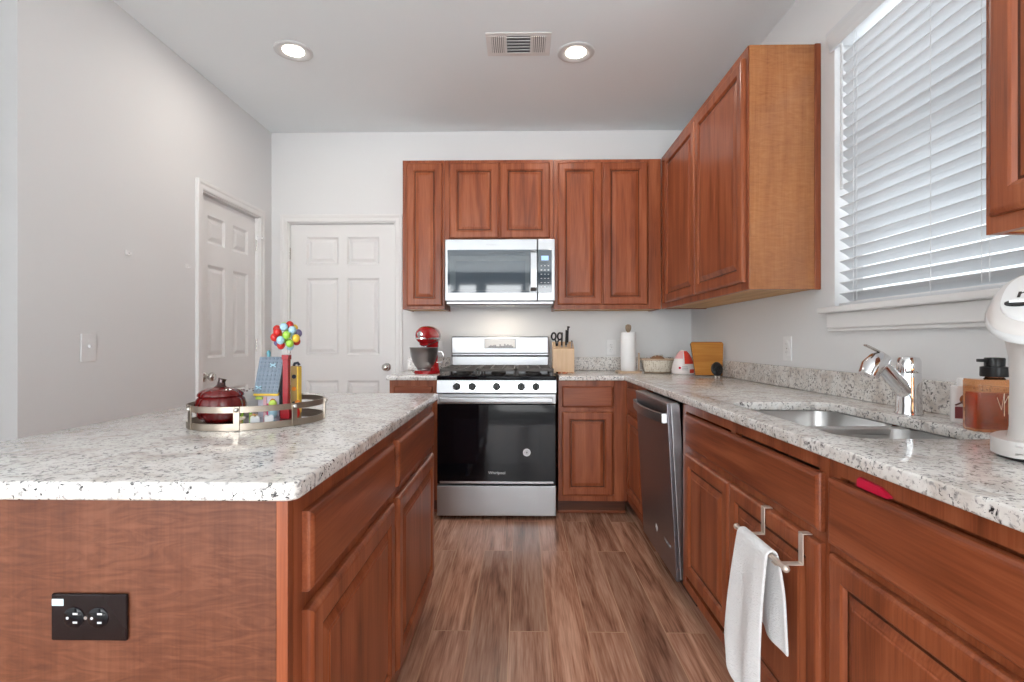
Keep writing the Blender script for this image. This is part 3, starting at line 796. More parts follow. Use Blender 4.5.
# ------------------------------------------------------------------ dishwasher (door ajar)
dw = thing('dishwasher', 'dark stainless dishwasher with its door slightly ajar under the right worktop', 'dishwasher', (RX, 2.80, 0), -PI / 2)
DWW = 0.598
b = MB(); b.box((0.0, 0.03, 0.10), (DWW, 0.58, 0.872), 0.002); b.build('tub', M['black'], dw)
b = MB(); b.box((0.0, 0.06, 0.0), (DWW, 0.08, 0.10)); b.build('toe_kick', M['black'], dw)
dd = bpy.data.objects.new('door', None); COL.objects.link(dd); dd.parent = dw; dd.location = (0, 0.022, 0.105); dd.rotation_euler = (math.radians(3.2), 0, 0)
b = MB(); b.box((0.002, -0.045, 0.0), (DWW - 0.002, -0.028, 0.765), 0.003); fp = b.build('front_panel', M['steeldw'], dd)
b = MB(); b.box((0.004, -0.028, 0.004), (DWW - 0.004, 0.012, 0.760), 0.003); b.build('inner_panel', M['steelz'], dd)
b = MB(); b.box((0.004, -0.046, 0.752), (DWW - 0.004, 0.006, 0.767), 0.004); b.build('control_strip', M['steel'], dd)
hp = [(0.02, -0.045, 0.70)] + [(0.02 + 0.558 * i / 10, -0.045 - 0.040 * math.sin(PI * (0.12 + 0.76 * i / 10)), 0.70) for i in range(11)] + [(0.578, -0.045, 0.70)]
b = MB(); b.tube(hp, 0, flat=(0.012, 0.040)); b.build('handle', M['steel'], dd)
b = MB(); b.box((0.285, -0.0462, 0.115), (0.313, -0.0448, 0.140), 0.001, rot=Matrix.Rotation(0.5, 3, 'Y')); b.build('badge', M['whiteprint'], dd)
text('brand_lettering', 'Whirlpool', 0.024, M['greyprint'], dd, (0.485, -0.0455, 0.125), (PI / 2, 0, 0))

# ------------------------------------------------------------------ sink and faucet
sk = thing('sink', 'stainless double-bowl sink set into the right worktop', 'sink', (0, 0, 0))


def bowl(x0, y0, x1, y1, r, depth):
    b = MB(); zt = 0.8812
    outer = rrect(x0 - 0.012, y0 - 0.012, x1 + 0.012, y1 + 0.012, r + 0.01, 8)
    tops = rrect(x0, y0, x1, y1, r, 8); mids = rrect(x0 + 0.006, y0 + 0.006, x1 - 0.006, y1 - 0.006, r, 8)
    lows = rrect(x0 + 0.035, y0 + 0.035, x1 - 0.035, y1 - 0.035, r * 0.7, 8)
    rs = [[b.bm.verts.new((x, y, z)) for x, y in pl] for pl, z in ((outer, zt), (tops, zt - 0.001), (mids, zt - depth + 0.03), (lows, zt - depth))]
    n = len(tops)
    for a, c_ in zip(rs, rs[1:]):
        for i in range(n): b.bm.faces.new((a[i], a[(i + 1) % n], c_[(i + 1) % n], c_[i]))
    b.bm.faces.new(rs[-1])
    o = b.build('bowl', M['sink'], sk, smooth=50)
    md_ = o.modifiers.new('thick', 'SOLIDIFY'); md_.thickness = 0.0008; md_.offset = 0
    d = MB(); cx, cy = (x0 + x1) / 2, (y0 + y1) / 2
    d.lathe([(0.045, 0), (0.043, 0.004), (0.030, 0.002), (0.010, 0.001)], 24, (cx, cy, zt - depth + 0.002)); d.build('drain', M['chrome'], o, smooth=40)
    return o


bowl(SX0 - 0.002, SY0 - 0.002, SX1 + 0.002, 1.512, 0.072, 0.20)
bowl(SX0 - 0.002, 1.540, SX1 + 0.002, SY1 + 0.002, 0.072, 0.20)
b = MB(); b.box((SX0 - 0.012, 1.507, 0.862), (SX1 + 0.012, 1.545, 0.8812), 0.004, 3); b.build('divider', M['sink'], sk)

fc = thing('faucet', 'chrome pull-out faucet standing behind the sink', 'faucet', (1.185, 1.585, CT + 0.0008))
b = MB(); b.lathe([(0.036, 0), (0.036, 0.004), (0.033, 0.010), (0.0325, 0.11), (0.031, 0.125)], 32); b.build('body', M['chrome'], fc, smooth=40)
b = MB(); b.lathe([(0.030, 0.125), (0.031, 0.130), (0.031, 0.160), (0.026, 0.172), (0.008, 0.176)], 32); b.build('handle_cap', M['chrome'], fc, smooth=40)
b = MB(); b.tube([(0.0, -0.004, 0.055), (-0.03, -0.006, 0.085), (-0.06, -0.008, 0.118), (-0.085, -0.010, 0.146), (-0.098, -0.011, 0.158)], [0.024, 0.024, 0.022, 0.021, 0.020], 20); b.build('spout', M['chrome'], fc, smooth=50)
b = MB(); b.tube([(-0.068, -0.009, 0.166), (-0.088, -0.011, 0.165), (-0.104, -0.013, 0.160), (-0.122, -0.015, 0.142), (-0.134, -0.016, 0.118)], [0.012, 0.026, 0.030, 0.031, 0.027], 20); sh_ = b.build('spray_head', M['chrome'], fc, smooth=50)
b = MB(); b.tube([(-0.100, -0.012, 0.190), (-0.120, -0.014, 0.200), (-0.142, -0.016, 0.210)], 0, flat=(0.014, 0.004)); b.build('spray_lever', M['nickel'], sh_)

# ------------------------------------------------------------------ window blind
bl = thing('window_blind', 'white slatted blind over the window above the sink', 'blind', (XR, 0, 0))
slm = MB(); pitch = 0.0443; ang = math.radians(34); n_sl = 23; y0, y1 = WY[0] + 0.012, WY[1] - 0.014
for i in range(n_sl):
    z = 1.315 + i * pitch; ca, sa = math.cos(ang) * 0.025, math.sin(ang) * 0.025
    t = 0.0013
    slm.bm.faces.ensure_lookup_table()
    prof = [(-ca, sa), (0, 0.002), (ca, -sa)]
    top = [slm.bm.verts.new((0.033 + px, yy, z + pz + t)) for yy in (y0, y1) for px, pz in prof]
    bot = [slm.bm.verts.new((0.033 + px, yy, z + pz - t)) for yy in (y0, y1) for px, pz in prof]
    F = slm.bm.faces.new
    for k in range(2):
        F((top[k], top[k + 1], top[k + 4], top[k + 3])); F((bot[k + 1], bot[k], bot[k + 3], bot[k + 4]))
    F((top[0], top[3], bot[3], bot[0])); F((top[2], bot[2], bot[5], top[5]))
    for q in (0, 3):
        F((top[q], bot[q], bot[q + 1], top[q + 1])); F((top[q + 1], bot[q + 1], bot[q + 2], top[q + 2]))
slm.build('slats', M['blind'], bl)
b = MB(); b.box((0.008, y0, 1.2745), (0.056, y1, 1.290), 0.004); b.build('bottom_rail', M['blind'], bl)
b = MB(); b.box((0.006, y0, 2.350), (0.060, y1, 2.400), 0.003); b.build('headrail', M['blind'], bl)
b = MB(); b.prism([(-0.004, 2.338), (-0.014, 2.338), (-0.016, 2.360), (-0.022, 2.385), (-0.028, 2.404), (-0.028, 2.414), (-0.004, 2.414)], WY[0] - 0.006, WY[1] + 0.014, Matrix(((1, 0, 0, 0), (0, 0, 1, 0), (0, 1, 0, 0), (0, 0, 0, 1))))
b.build('valance', M['blind'], bl)
for yy in (1.25, 1.66, 2.04):
    b = MB()
    b.cyl((0.0095, yy, 1.285), (0.0095, yy, 2.36), 0.0011, seg=6); b.build('ladder_cord', M['cord'], bl)
for yy in (1.45, 1.475, 2.015):
    b = MB(); b.cyl((0.0065, yy, 1.30 if yy < 2 else 1.29), (0.0065, yy, 2.36), 0.0010, seg=6); b.build('lift_cord', M['cord'], bl)
b = MB(); b.cyl((-0.008, 2.085, 2.335), (-0.008, 2.085, 1.745), 0.0050, seg=8); b.build('tilt_wand', M['appgrey'], bl, smooth=40)

# ------------------------------------------------------------------ ceiling fixtures


def downlight(x, y, label):
    t = thing('recessed_light', label, 'ceiling light', (x, y, HC), 0, 'recessed ceiling lights')
    b = MB(); b.lathe([(0.103, -0.0002), (0.103, -0.004), (0.096, -0.008), (0.080, -0.0065), (0.056, -0.001), (0.055, -0.0002)], 40, cap=False); b.build('trim_ring', M['appgrey'], t, smooth=40)
    b = MB(); b.lathe([(0.0565, -0.0004), (0.056, -0.002), (0.036, -0.004), (0.004, -0.0045)], 40); b.build('lens', M['lens'], t, smooth=40)
    l = bpy.data.lights.new('downlight', 'AREA'); l.shape = 'DISK'; l.size = 0.12; l.energy = 3.6; l.color = (1.0, 0.93, 0.85)
    lo = bpy.data.objects.new('downlight', l); COL.objects.link(lo); lo.parent = t; lo.location = (0, 0, -0.012)
    return t


downlight(-1.262, 2.82, 'round recessed ceiling light left of the air vent, over the island side')
downlight(0.307, 2.862, 'round recessed ceiling light immediately right of the air vent')

vt = thing('air_vent', 'rectangular white air vent in the ceiling between the two lights', 'vent', (-0.013, 2.778, HC))
b = MB(); b.box((-0.165, -0.103, -0.004), (0.165, -0.075, -0.0002), 0.0015); b.box((-0.165, 0.075, -0.004), (0.165, 0.103, -0.0002), 0.0015)
b.box((-0.165, -0.075, -0.004), (-0.138, 0.075, -0.0002), 0.0015); b.box((0.138, -0.075, -0.004), (0.165, 0.075, -0.0002), 0.0015)
for x in (-0.076, 0.060): b.box((x, -0.075, -0.004), (x + 0.016, 0.075, -0.0002))
b.build('frame', M['white'], vt)
b = MB(); b.box((-0.138, -0.075, -0.0006), (0.138, 0.075, -0.0002)); b.build('duct_opening', plain('grey_duct', (0.16, 0.16, 0.16), 0.6), vt)
vt.scale = (1.05, 1.05, 1)
b = MB()
for x0, x1 in ((-0.138, -0.076), (0.076, 0.138)):
    n = 6
    for i in range(n):
        x = x0 + (x1 - x0) * (i + 0.5) / n; b.box((x - 0.0032, -0.075, -0.0075), (x + 0.0032, 0.075, -0.0007))
for i in range(6):
    y = -0.068 + i * 0.0272; b.box((-0.060, y - 0.0085, -0.008), (0.060, y + 0.0075, -0.0055), rot=Matrix.Rotation(0.5, 3, 'X'))
b.build('louvers', M['white'], vt)


# ------------------------------------------------------------------ electrical plates
def plate(name, label, cat, loc, rz, w, h, mat, kind, group=None):
    """wall plate; local x across, z up, front -y"""
    t = thing(name, label, cat, loc, rz, group)
    b = MB(); b.box((-w / 2, -0.006, -h / 2), (w / 2, -0.0003, h / 2), 0.0035, 3); pl = b.build('cover_plate', mat, t)
    return t


t = plate('light_switch', 'white toggle light switch on the left wall', 'switch', (XL, 2.248, 1.105), PI / 2, 0.080, 0.125, M['plastic'], 's')
b = MB(); b.box((-0.005, -0.016, -0.002), (0.005, -0.006, 0.012), 0.002, rot=Matrix.Rotation(-0.3, 3, 'X')); b.build('toggle', M['plastic'], t)
for z in (-0.03, 0.03):
    b = MB(); b.cyl((0, -0.0058, z), (0, -0.0072, z), 0.003, seg=10); b.build('screw', M['plastic'], t)


def outlet(name, label, loc, rz, vertical, mat, slotmat, w=0.075, h=0.118, sock=None):
    t = plate(name, label, 'outlet', loc, rz, w if vertical else h, h if vertical else w, mat, 'o', 'electrical outlets')
    for s_ in (-1, 1):
        cx, cz = (0, s_ * 0.020) if vertical else (s_ * 0.020 - 0.004, 0)
        b = MB(); rot = Matrix.Rotation(PI / 2, 3, 'X'); b.lathe([(0.0168, 0.004), (0.0168, 0.0072), (0.0155, 0.0080)], 24, (cx, 0, cz), rot); r_ = b.build('socket', sock or mat, t, smooth=40)
        b = MB()
        if vertical:
            b.box((cx - 0.0070, -0.0084, cz - 0.001), (cx - 0.0050, -0.0075, cz + 0.007)); b.box((cx + 0.0050, -0.0084, cz - 0.001), (cx + 0.0070, -0.0075, cz + 0.006))
        else:
            b.box((cx + 0.000, -0.0084, cz + 0.0055), (cx + 0.008, -0.0075, cz + 0.0085)); b.box((cx + 0.000, -0.0084, cz - 0.0085), (cx + 0.007, -0.0075, cz - 0.0055)); b.cyl((cx - 0.009, -0.0075, cz), (cx - 0.009, -0.0084, cz), 0.0022, seg=10)
        b.build('slots', slotmat, r_)
    b = MB(); b.cyl((0 if vertical else -0.004, -0.0058, 0), (0 if vertical else -0.004, -0.0075, 0), 0.0028, seg=10); b.build('screw', M['nickel'], t)
    return t


t = outlet('electrical_outlet', 'dark brown double outlet on the island end panel', (-0.700, 0.823, 0.687), 0, False, M['brownplate'], M['appgrey'], 0.076, 0.125, M['blackglass'])
b = MB(); b.box((-0.060, -0.0066, 0.019), (-0.041, -0.0058, 0.030)); b.build('sticker', M['sticker'], t)
outlet('electrical_outlet', 'white outlet on the right wall under the wall cabinet', (XR, 2.515, 1.098), -PI / 2, True, M['plastic'], M['greyprint'])
outlet('electrical_outlet', 'white outlet on the back wall between mixer and range', (-0.640, YB, 1.075), 0, True, M['plastic'], M['greyprint'])
outlet('electrical_outlet', 'white outlet on the back wall beside the paper towel roll', (0.690, YB, 1.085), 0, True, M['plastic'], M['greyprint'])
for yy, lab in ((2.476, 'tiny white hook on the left wall farther from the door'), (2.925, 'tiny white hook on the left wall right beside the door casing')):
    t = thing('wall_hook', lab, 'hook', (XL, yy, 1.562), PI / 2, 'small wall hooks')
    b = MB(); b.box((-0.012, -0.004, -0.006), (0.012, -0.0003, 0.018), 0.002); b.build('hook_plate', M['plastic'], t)
    b = MB(); b.tube([(0, -0.004, 0.006), (0, -0.012, -0.004), (0, -0.020, -0.002), (0, -0.022, 0.006)], 0.003, 8); b.build('prong', M['plastic'], t)
#@@OBJECTS
# ------------------------------------------------------------------ tray with ornaments on the island
TX, TY, TA, TB, TP = -0.722, 1.402, 0.170, 0.140, math.radians(40)


def ell(a, b, n=72, z=0.0, t0=0.0, t1=2 * PI):
    return [(a * math.cos(t0 + (t1 - t0) * i / n), b * math.sin(t0 + (t1 - t0) * i / n), z) for i in range(n)]


tr = thing('tray', 'oval antique-silver gallery tray on the island top', 'tray', (TX, TY, CT + 0.0005), TP)
b = MB(); b.prism([(x, y) for x, y, z in ell(TA - 0.002, TB - 0.002)], 0.001, 0.005); b.build('mirror_base', M['chrome'], tr)
b = MB(); b.tube(ell(TA, TB, 72, 0.009), 0, closed=True, flat=(0.004, 0.017)); b.build('bottom_band', M['antique'], tr, smooth=40)
b = MB(); b.tube(ell(TA, TB, 72, 0.052), 0, closed=True, flat=(0.004, 0.015)); b.build('top_rail', M['antique'], tr, smooth=40)
POSTS = (-166, -118, -72, -24, 40, 105)
for k in range(6):
    t = math.radians(POSTS[k]); x, y = TA * math.cos(t), TB * math.sin(t); n_ = Vector((math.cos(t) / TA, math.sin(t) / TB, 0)).normalized()
    q = Matrix.Rotation(math.atan2(n_.y, n_.x), 3, 'Z')
    b = MB(); b.box((x - 0.002 + n_.x * 0.0035, y - 0.007 + n_.y * 0.0035, 0.001), (x + 0.002 + n_.x * 0.0035, y + 0.007 + n_.y * 0.0035, 0.060), 0.0008, rot=q)
    po = b.build('post', M['antique'], tr)
    b = MB(); b.ball((x + n_.x * 0.006, y + n_.y * 0.006, 0.052), 0.0062, 12, 8); b.build('rivet', M['nickel'], po, smooth=60)

ZT = CT + 0.0062
# glass pumpkin
pk = thing('pumpkin_jar', 'dark red glass pumpkin jar with lid standing on the tray', 'jar', (-0.806, 1.362, ZT))


def ribbed(b, prof, ribs, amp, seg=84):
    rings = []
    for r, h in prof:
        rings.append([b.bm.verts.new((r * (1 - amp * (1 - abs(math.sin(ribs * PI * i / seg)) ** 0.6)) * math.cos(2 * PI * i / seg), r * (1 - amp * (1 - abs(math.sin(ribs * PI * i / seg)) ** 0.6)) * math.sin(2 * PI * i / seg), h)) for i in range(seg)])
    for a, c_ in zip(rings, rings[1:]):
        for i in range(seg): b.bm.faces.new((a[i], a[(i + 1) % seg], c_[(i + 1) % seg], c_[i]))
    b.bm.faces.new(rings[0][::-1]); b.bm.faces.new(rings[-1])


b = MB(); ribbed(b, [(0.030, 0), (0.042, 0.003), (0.055, 0.016), (0.0625, 0.034), (0.063, 0.048), (0.059, 0.062), (0.052, 0.070), (0.048, 0.072)], 12, 0.055); b.build('body', M['pumpkin'], pk, smooth=50)
b = MB(); ribbed(b, [(0.054, 0.0705), (0.0570, 0.0715), (0.056, 0.077), (0.047, 0.085), (0.034, 0.091), (0.016, 0.093), (0.012, 0.095)], 12, 0.055); ld = b.build('lid', M['pumpkin'], pk, smooth=50)
b = MB(); b.tube([(0, 0, 0.092), (0.0, 0.001, 0.098), (0.001, 0.002, 0.108), (0.003, 0.003, 0.116)], [0.017, 0.011, 0.009, 0.0105], 12); b.build('stem', M['stemdark'], ld, smooth=50)
# small white cup behind
cu = thing('cup', 'white cup with brown speckled rim behind the pumpkin jar', 'cup', (-0.786, 1.472, ZT))
b = MB(); b.lathe([(0.020, 0), (0.024, 0.006), (0.0275, 0.040), (0.0295, 0.074), (0.0275, 0.074), (0.025, 0.040), (0.020, 0.010), (0.004, 0.008)], 36); b.build('bowl', M['ceramic'], cu, smooth=40)
b = MB()
for k in range(22):
    if k % 5 == 3: continue
    a = 2 * PI * k / 22; b.tube([(0.0288 * math.cos(a + d), 0.0288 * math.sin(a + d), 0.0748) for d in (0, 0.09, 0.18)], 0.0016, 6)
b.build('speckled_rim', M['speckle'], cu)

# block-toy house (plain)
hs = thing('toy_house', 'small block-built toy house with studded grey roof on the tray', 'toy house', (-0.714, 1.462, ZT))
b = MB(); b.box((-0.030, -0.026, 0.0), (0.030, 0.026, 0.078)); b.build('wall', TOY['lilac'], hs)
b = MB(); b.box((0.030, -0.024, 0.004), (0.034, 0.024, 0.076)); b.build('side_wall', TOY['navy'], hs)
b = MB(); b.prism([(-0.030, 0.074), (0.030, 0.074), (0.0, 0.166)], -0.031, 0.033, Matrix(((0, 0, 1, 0), (1, 0, 0, 0), (0, 1, 0, 0), (0, 0, 0, 1)))); b.build('gable', TOY['navy'], hs)
L_ = math.hypot(0.036, 0.102); an = math.atan2(0.102, 0.036)
for s_, nm in ((-1, 'front'), (1, 'back')):
    b = MB(); b.box((-0.0355, -L_, 0.0), (0.0335, 0.0, 0.004))
    n = 6
    for i in range(n):
        for j in range(9):
            b.lathe([(0.0030, 0.004), (0.0028, 0.0056)], 8, (-0.0355 + 0.069 * (i + 0.5) / n, -L_ + L_ * (j + 0.5) / 9, 0))
    o = b.build('roof', M['greyroof'], hs, (0, s_ * 0.0005, 0.170), (an, 0, 0 if s_ < 0 else PI))
b = MB(); b.box((-0.036, -0.040, 0.063), (0.034, -0.031, 0.071), 0.001); b.build('eave_trim', TOY['yellow'], hs)
b = MB(); b.box((0.0335, -0.006, 0.088), (0.0355, 0.006, 0.104)); b.box((0.0335, -0.004, 0.112), (0.0355, 0.004, 0.120)); b.build('gable_window', TOY['white'], hs)
b = MB(); b.box((-0.032, -0.036, 0.052), (-0.014, -0.026, 0.060), 0.001); b.build('awning', TOY['lime'], hs)
b = MB(); b.box((-0.004, -0.028, 0.0), (0.010, -0.0255, 0.040)); b.build('front_door', TOY['hotpink'], hs)
b = MB(); b.box((-0.013, -0.030, 0.0), (-0.005, -0.0255, 0.058)); b.build('door_post', TOY['pink'], hs)
b = MB(); b.ball((0.014, -0.030, 0.046), 0.008, 12, 8); b.build('porch_lamp', TOY['orange'], hs, smooth=60)
for x, z in ((0.008, 0.148), (-0.022, 0.086)):
    b = MB()
    for d in (-1, 1): b.box((x - 0.009, -0.0, z - 0.0015), (x + 0.009, 0.003, z + 0.0015), rot=Matrix.Rotation(0.5 * d, 3, 'Y'))
    o = b.build('roof_mark', TOY['blue'], hs, (0, -0.036 * (0.170 - z) / 0.102 - 0.009, 0)); o.rotation_euler = (0, 0, 0)
b = MB(); b.lathe([(0.0045, 0.165), (0.0045, 0.178), (0.0058, 0.178), (0.0058, 0.184), (0.002, 0.190)], 12, (-0.012, 0.0, 0)); b.build('roof_finial', TOY['teal'], hs, smooth=40)

# red post vase with a bunch of coloured beads on sticks
rv = thing('post_vase', 'tall slim red square vase beside the toy house on the tray', 'vase', (-0.657, 1.424, ZT))
b = MB(); b.box((-0.013, -0.013, 0.0), (0.013, 0.013, 0.026), 0.002); b.box((-0.0078, -0.0078, 0.026), (0.0078, 0.0078, 0.165), 0.001); b.build('post', TOY['darkred'], rv)
b = MB(); b.box((-0.0098, -0.0098, 0.165), (0.0098, 0.0098, 0.178), 0.001); b.build('cap', TOY['darkred'], rv)
bb = thing('bead_bouquet', 'round bunch of multicoloured beads on white sticks above the red vase', 'ornament', (-0.657, 1.424, ZT + 0.1795))
b = MB()
for a in range(4):
    t = a * PI / 2 + 0.4; b.cyl((0.006 * math.cos(t), 0.006 * math.sin(t), 0.0), (0.012 * math.cos(t), 0.012 * math.sin(t), 0.030), 0.0012, seg=6)
b.build('sticks', TOY['white'], bb)
cols = ['red', 'lime', 'blue', 'yellow', 'red', 'blue', 'green', 'red', 'violet', 'orange', 'green', 'blue', 'red', 'yellow', 'green', 'blue', 'red', 'violet', 'green', 'orange', 'red', 'blue']
for k in range(22):
    ph = PI * (3 - math.sqrt(5)) * k; zz = 1 - 2 * (k + 0.5) / 22; rr = math.sqrt(1 - zz * zz); R_ = 0.031
    b = MB(); b.ball((0, 0, 0), 0.0105, 14, 10, sz=1.12)
    b.build('bead', TOY[cols[k]], bb, (R_ * rr * math.cos(ph), R_ * rr * math.sin(ph), 0.052 + R_ * zz), smooth=60)
# tan toy tower, flowers and small figures
tn = thing('toy_column', 'tan and yellow block column right behind the red vase', 'toy', (-0.649, 1.466, ZT))
b = MB(); b.box((-0.0115, -0.011, 0.0), (0.0115, 0.011, 0.145), 0.002); b.build('column', TOY['tan'], tn)
b = MB(); b.box((0.0075, -0.0120, 0.010), (0.0120, 0.0115, 0.143), 0.001); b.build('yellow_strip', TOY['yellow'], tn)
for z in (0.115, 0.038, 0.080):
    b = MB(); b.cyl((0, -0.0112, z), (0, -0.0138, z), 0.006, seg=14); b.build('round_spot', TOY['navy'] if z != 0.080 else TOY['orange'], tn)
b = MB(); b.tube([(-0.006, 0, 0.145), (-0.002, -0.004, 0.152), (0.006, -0.002, 0.154), (0.010, 0, 0.147)], 0.004, 8); b.build('top_cap', TOY['navy'], tn)
lf = thing('toy_flame', 'red and orange toy leaves low against the red vase', 'toy', (-0.630, 1.428, ZT))
b = MB()
b.ball((0, 0, 0.016), 0.009, 12, 8, sz=1.7); b.build('red_leaf', TOY['red'], lf, smooth=60)
b = MB(); b.ball((0.004, -0.003, 0.040), 0.008, 12, 8, sz=1.5); b.build('orange_leaf', TOY['orange'], lf, smooth=60)
fg = thing('toy_figure', 'tiny green and blue round toy figure in front of the toy house', 'toy', (-0.690, 1.412, ZT))
b = MB(); b.ball((0, 0, 0.017), 0.0120, 14, 10, sz=1.4); b.build('blue_body', TOY['blue'], fg, smooth=60)
b = MB(); b.ball((0, 0, 0.0425), 0.0108, 14, 10); b.build('green_head', TOY['lime'], fg, smooth=60)
for q, (x, y, lab, c1) in enumerate(((-0.752, 1.368, 'little cream blossom beside the pumpkin jar', 'cream'), (-0.731, 1.372, 'little pale green blossom in front of the toy house', 'white'),
                                     (-0.715, 1.360, 'little tan blossom at the front edge of the tray', 'tan'), (-0.742, 1.345, 'little brown and cream blossom low at the tray front', 'cream'))):
    t = thing('toy_blossom', lab, 'toy flower', (x, y, ZT), 0, 'small toy blossoms on the tray')
    h = (0.030, 0.026, 0.014, 0.010)[q]
    b = MB(); b.cyl((0, 0, 0), (0, 0, h), 0.0035, seg=8); b.build('stalk', TOY['green' if q < 2 else 'tan'], t)
    b = MB()
    for k in range(5):
        a = 2 * PI * k / 5; b.ball((0.0062 * math.cos(a), 0.0062 * math.sin(a), h + 0.002), 0.0048, 10, 6)
    b.build('petals', TOY[c1], t, smooth=60)
    b = MB(); b.ball((0, 0, h + 0.004), 0.0040, 10, 6); b.build('flower_center', TOY['orange' if q % 2 == 0 else 'lime'], t, smooth=60)
for x, y, lab in ((-0.705, 1.345, 'white toy block at the tray front left of the other'), (-0.676, 1.362, 'white toy block at the tray front beside the red vase')):
    t = thing('toy_block', lab, 'toy', (x, y, ZT), 0.5, 'white toy blocks')
    b = MB(); b.box((-0.011, -0.007, 0), (0.011, 0.007, 0.016), 0.001); b.build('block', TOY['white'], t)
    b = MB()
    for d in (-0.0055, 0.0055): b.cyl((d, 0, 0.016), (d, 0, 0.0185), 0.0032, seg=10)
    b.build('studs', TOY['white'], t)

# ------------------------------------------------------------------ things on the back worktop
CZ = CT + 0.0006
mx_ = thing('stand_mixer', 'red stand mixer with steel bowl left of the range', 'mixer', (-0.640, 3.53, CZ), math.radians(-104))
# local +x = front
b = MB(); b.prism(rrect(-0.105, -0.085, 0.120, 0.085, 0.075, 8), 0.0, 0.022, bevel=0.008); b.build('base', M['redenamel'], mx_, smooth=40)
b = MB(); b.tube([(-0.060, 0, 0.015), (-0.068, 0, 0.08), (-0.072, 0, 0.14), (-0.062, 0, 0.215)], [0.055, 0.040, 0.036, 0.046], 20); b.build('pedestal', M['redenamel'], mx_, smooth=50)
rot = Matrix.Rotation(PI / 2, 3, 'Y')
b = MB(); b.lathe([(0.010, -0.125), (0.040, -0.118), (0.058, -0.09), (0.066, -0.04), (0.067, 0.02), (0.062, 0.075), (0.050, 0.110), (0.028, 0.128), (0.006, 0.132)], 32, (0, 0, 0.260), rot, 1.0, 0.93); hd = b.build('head', M['redenamel'], mx_, smooth=50)
b = MB(); b.tube([(0.131 * math.cos(2 * PI * k / 40) + 0.003, 0.0625 * math.sin(2 * PI * k / 40), 0.240) for k in range(40)], 0, closed=True, flat=(0.006, 0.011)); b.build('trim_band', M['chrome'], hd, smooth=50)
b = MB(); b.lathe([(0.020, 0.120), (0.020, 0.136), (0.017, 0.138)], 20, (0, 0, 0.266), rot); b.build('hub_cover', M['chrome'], hd, smooth=40)
b = MB(); b.lathe([(0.034, 0.215), (0.030, 0.196), (0.016, 0.188)], 20, (0.070, 0, 0)); b.build('planetary', M['redenamel'], mx_, smooth=40)
b = MB(); b.lathe([(0.045, 0.024), (0.050, 0.030), (0.048, 0.036), (0.062, 0.048), (0.084, 0.085), (0.098, 0.130), (0.104, 0.176), (0.107, 0.178), (0.104, 0.180), (0.100, 0.176), (0.094, 0.130), (0.078, 0.085), (0.050, 0.046), (0.004, 0.042)], 40, (0.070, 0, 0), sx=0.92, sy=0.92); bw = b.build('bowl', M['steely'], mx_, smooth=50)
b = MB(); b.tube([(0.050, 0.094, 0.150), (0.045, 0.118, 0.150), (0.043, 0.132, 0.130), (0.043, 0.132, 0.100), (0.046, 0.116, 0.078), (0.054, 0.086, 0.078)], 0.005, 8); b.build('bowl_handle', M['chrome'], bw, smooth=50)
b = MB(); b.cyl((0.070, 0, 0.19), (0.070, 0, 0.07), 0.006, seg=10); b.tube([(0.070, -0.04, 0.15), (0.070, -0.05, 0.10), (0.070, 0.0, 0.062), (0.070, 0.05, 0.10), (0.070, 0.04, 0.15)], 0.005, 8, closed=True); b.build('beater', M['steel'], mx_)

# knife block: slanted top, handles leaning towards the viewer
KX, KY = 0.295, 3.58
kb = thing('knife_block', 'pale wooden knife block right of the range', 'knife block', (KX, KY, CZ))
b = MB(); b.prism([(-0.045, 0.0), (0.085, 0.0), (0.085, 0.205), (0.055, 0.218), (-0.045, 0.165)], -0.073, 0.073, Matrix(((0, 0, 1, 0), (1, 0, 0, 0), (0, 1, 0, 0), (0, 0, 0, 1))), 0.003); b.build('block', M['maple'], kb)
sl_ = (0.218 - 0.165) / 0.100
dirv = Vector((0, -0.33, 1)).normalized()
kn_specs = [(-0.012, -0.020, 0.098, 'knife with a long black handle in the middle of the block', 0.011),
            (0.018, -0.015, 0.112, 'knife with a tall square-ended black handle right of centre in the block', 0.012),
            (0.032, 0.020, 0.120, 'knife with a black handle in the back row of the block', 0.011),
            (0.056, -0.030, 0.045, 'short-handled knife at the right front of the block', 0.008)]
for x, y, ln, lab, r_ in kn_specs:
    z = 0.165 + (y + 0.045) * sl_ + 0.0025
    t = thing('knife', lab, 'knife', (KX + x, KY + y, CZ + z), 0, 'knives in the block')
    q = Vector((0, 0, 1)).rotation_difference(dirv).to_matrix()
    b = MB(); b.box((-r_ * 0.5, -r_, 0.012), (r_ * 0.5, r_, ln), 0.003, rot=q, piv=(0, 0, 0)); h_ = b.build('handle', M['black'] if ln > 0.05 else M['greyprint'], t)
    b = MB(); b.box((-r_ * 0.55, -r_ * 1.05, 0.002), (r_ * 0.55, r_ * 1.05, 0.012), 0.002, rot=q, piv=(0, 0, 0)); b.build('bolster', M['steel'], t)
    b = MB(); b.box((-r_ * 0.5 - 0.0003, -r_, ln), (r_ * 0.5 + 0.006 * (ln > 0.11), r_, ln + 0.006), 0.001, rot=q, piv=(0, 0, 0)); b.build('end_cap', M['black'], h_)
sc_ = thing('scissors', 'kitchen scissors with black loop handles at the left of the knife block', 'scissors', (KX - 0.045, KY - 0.010, CZ + 0.165 + 0.035 * sl_ + 0.003))
q = Vector((0, 0, 1)).rotation_difference(dirv).to_matrix()
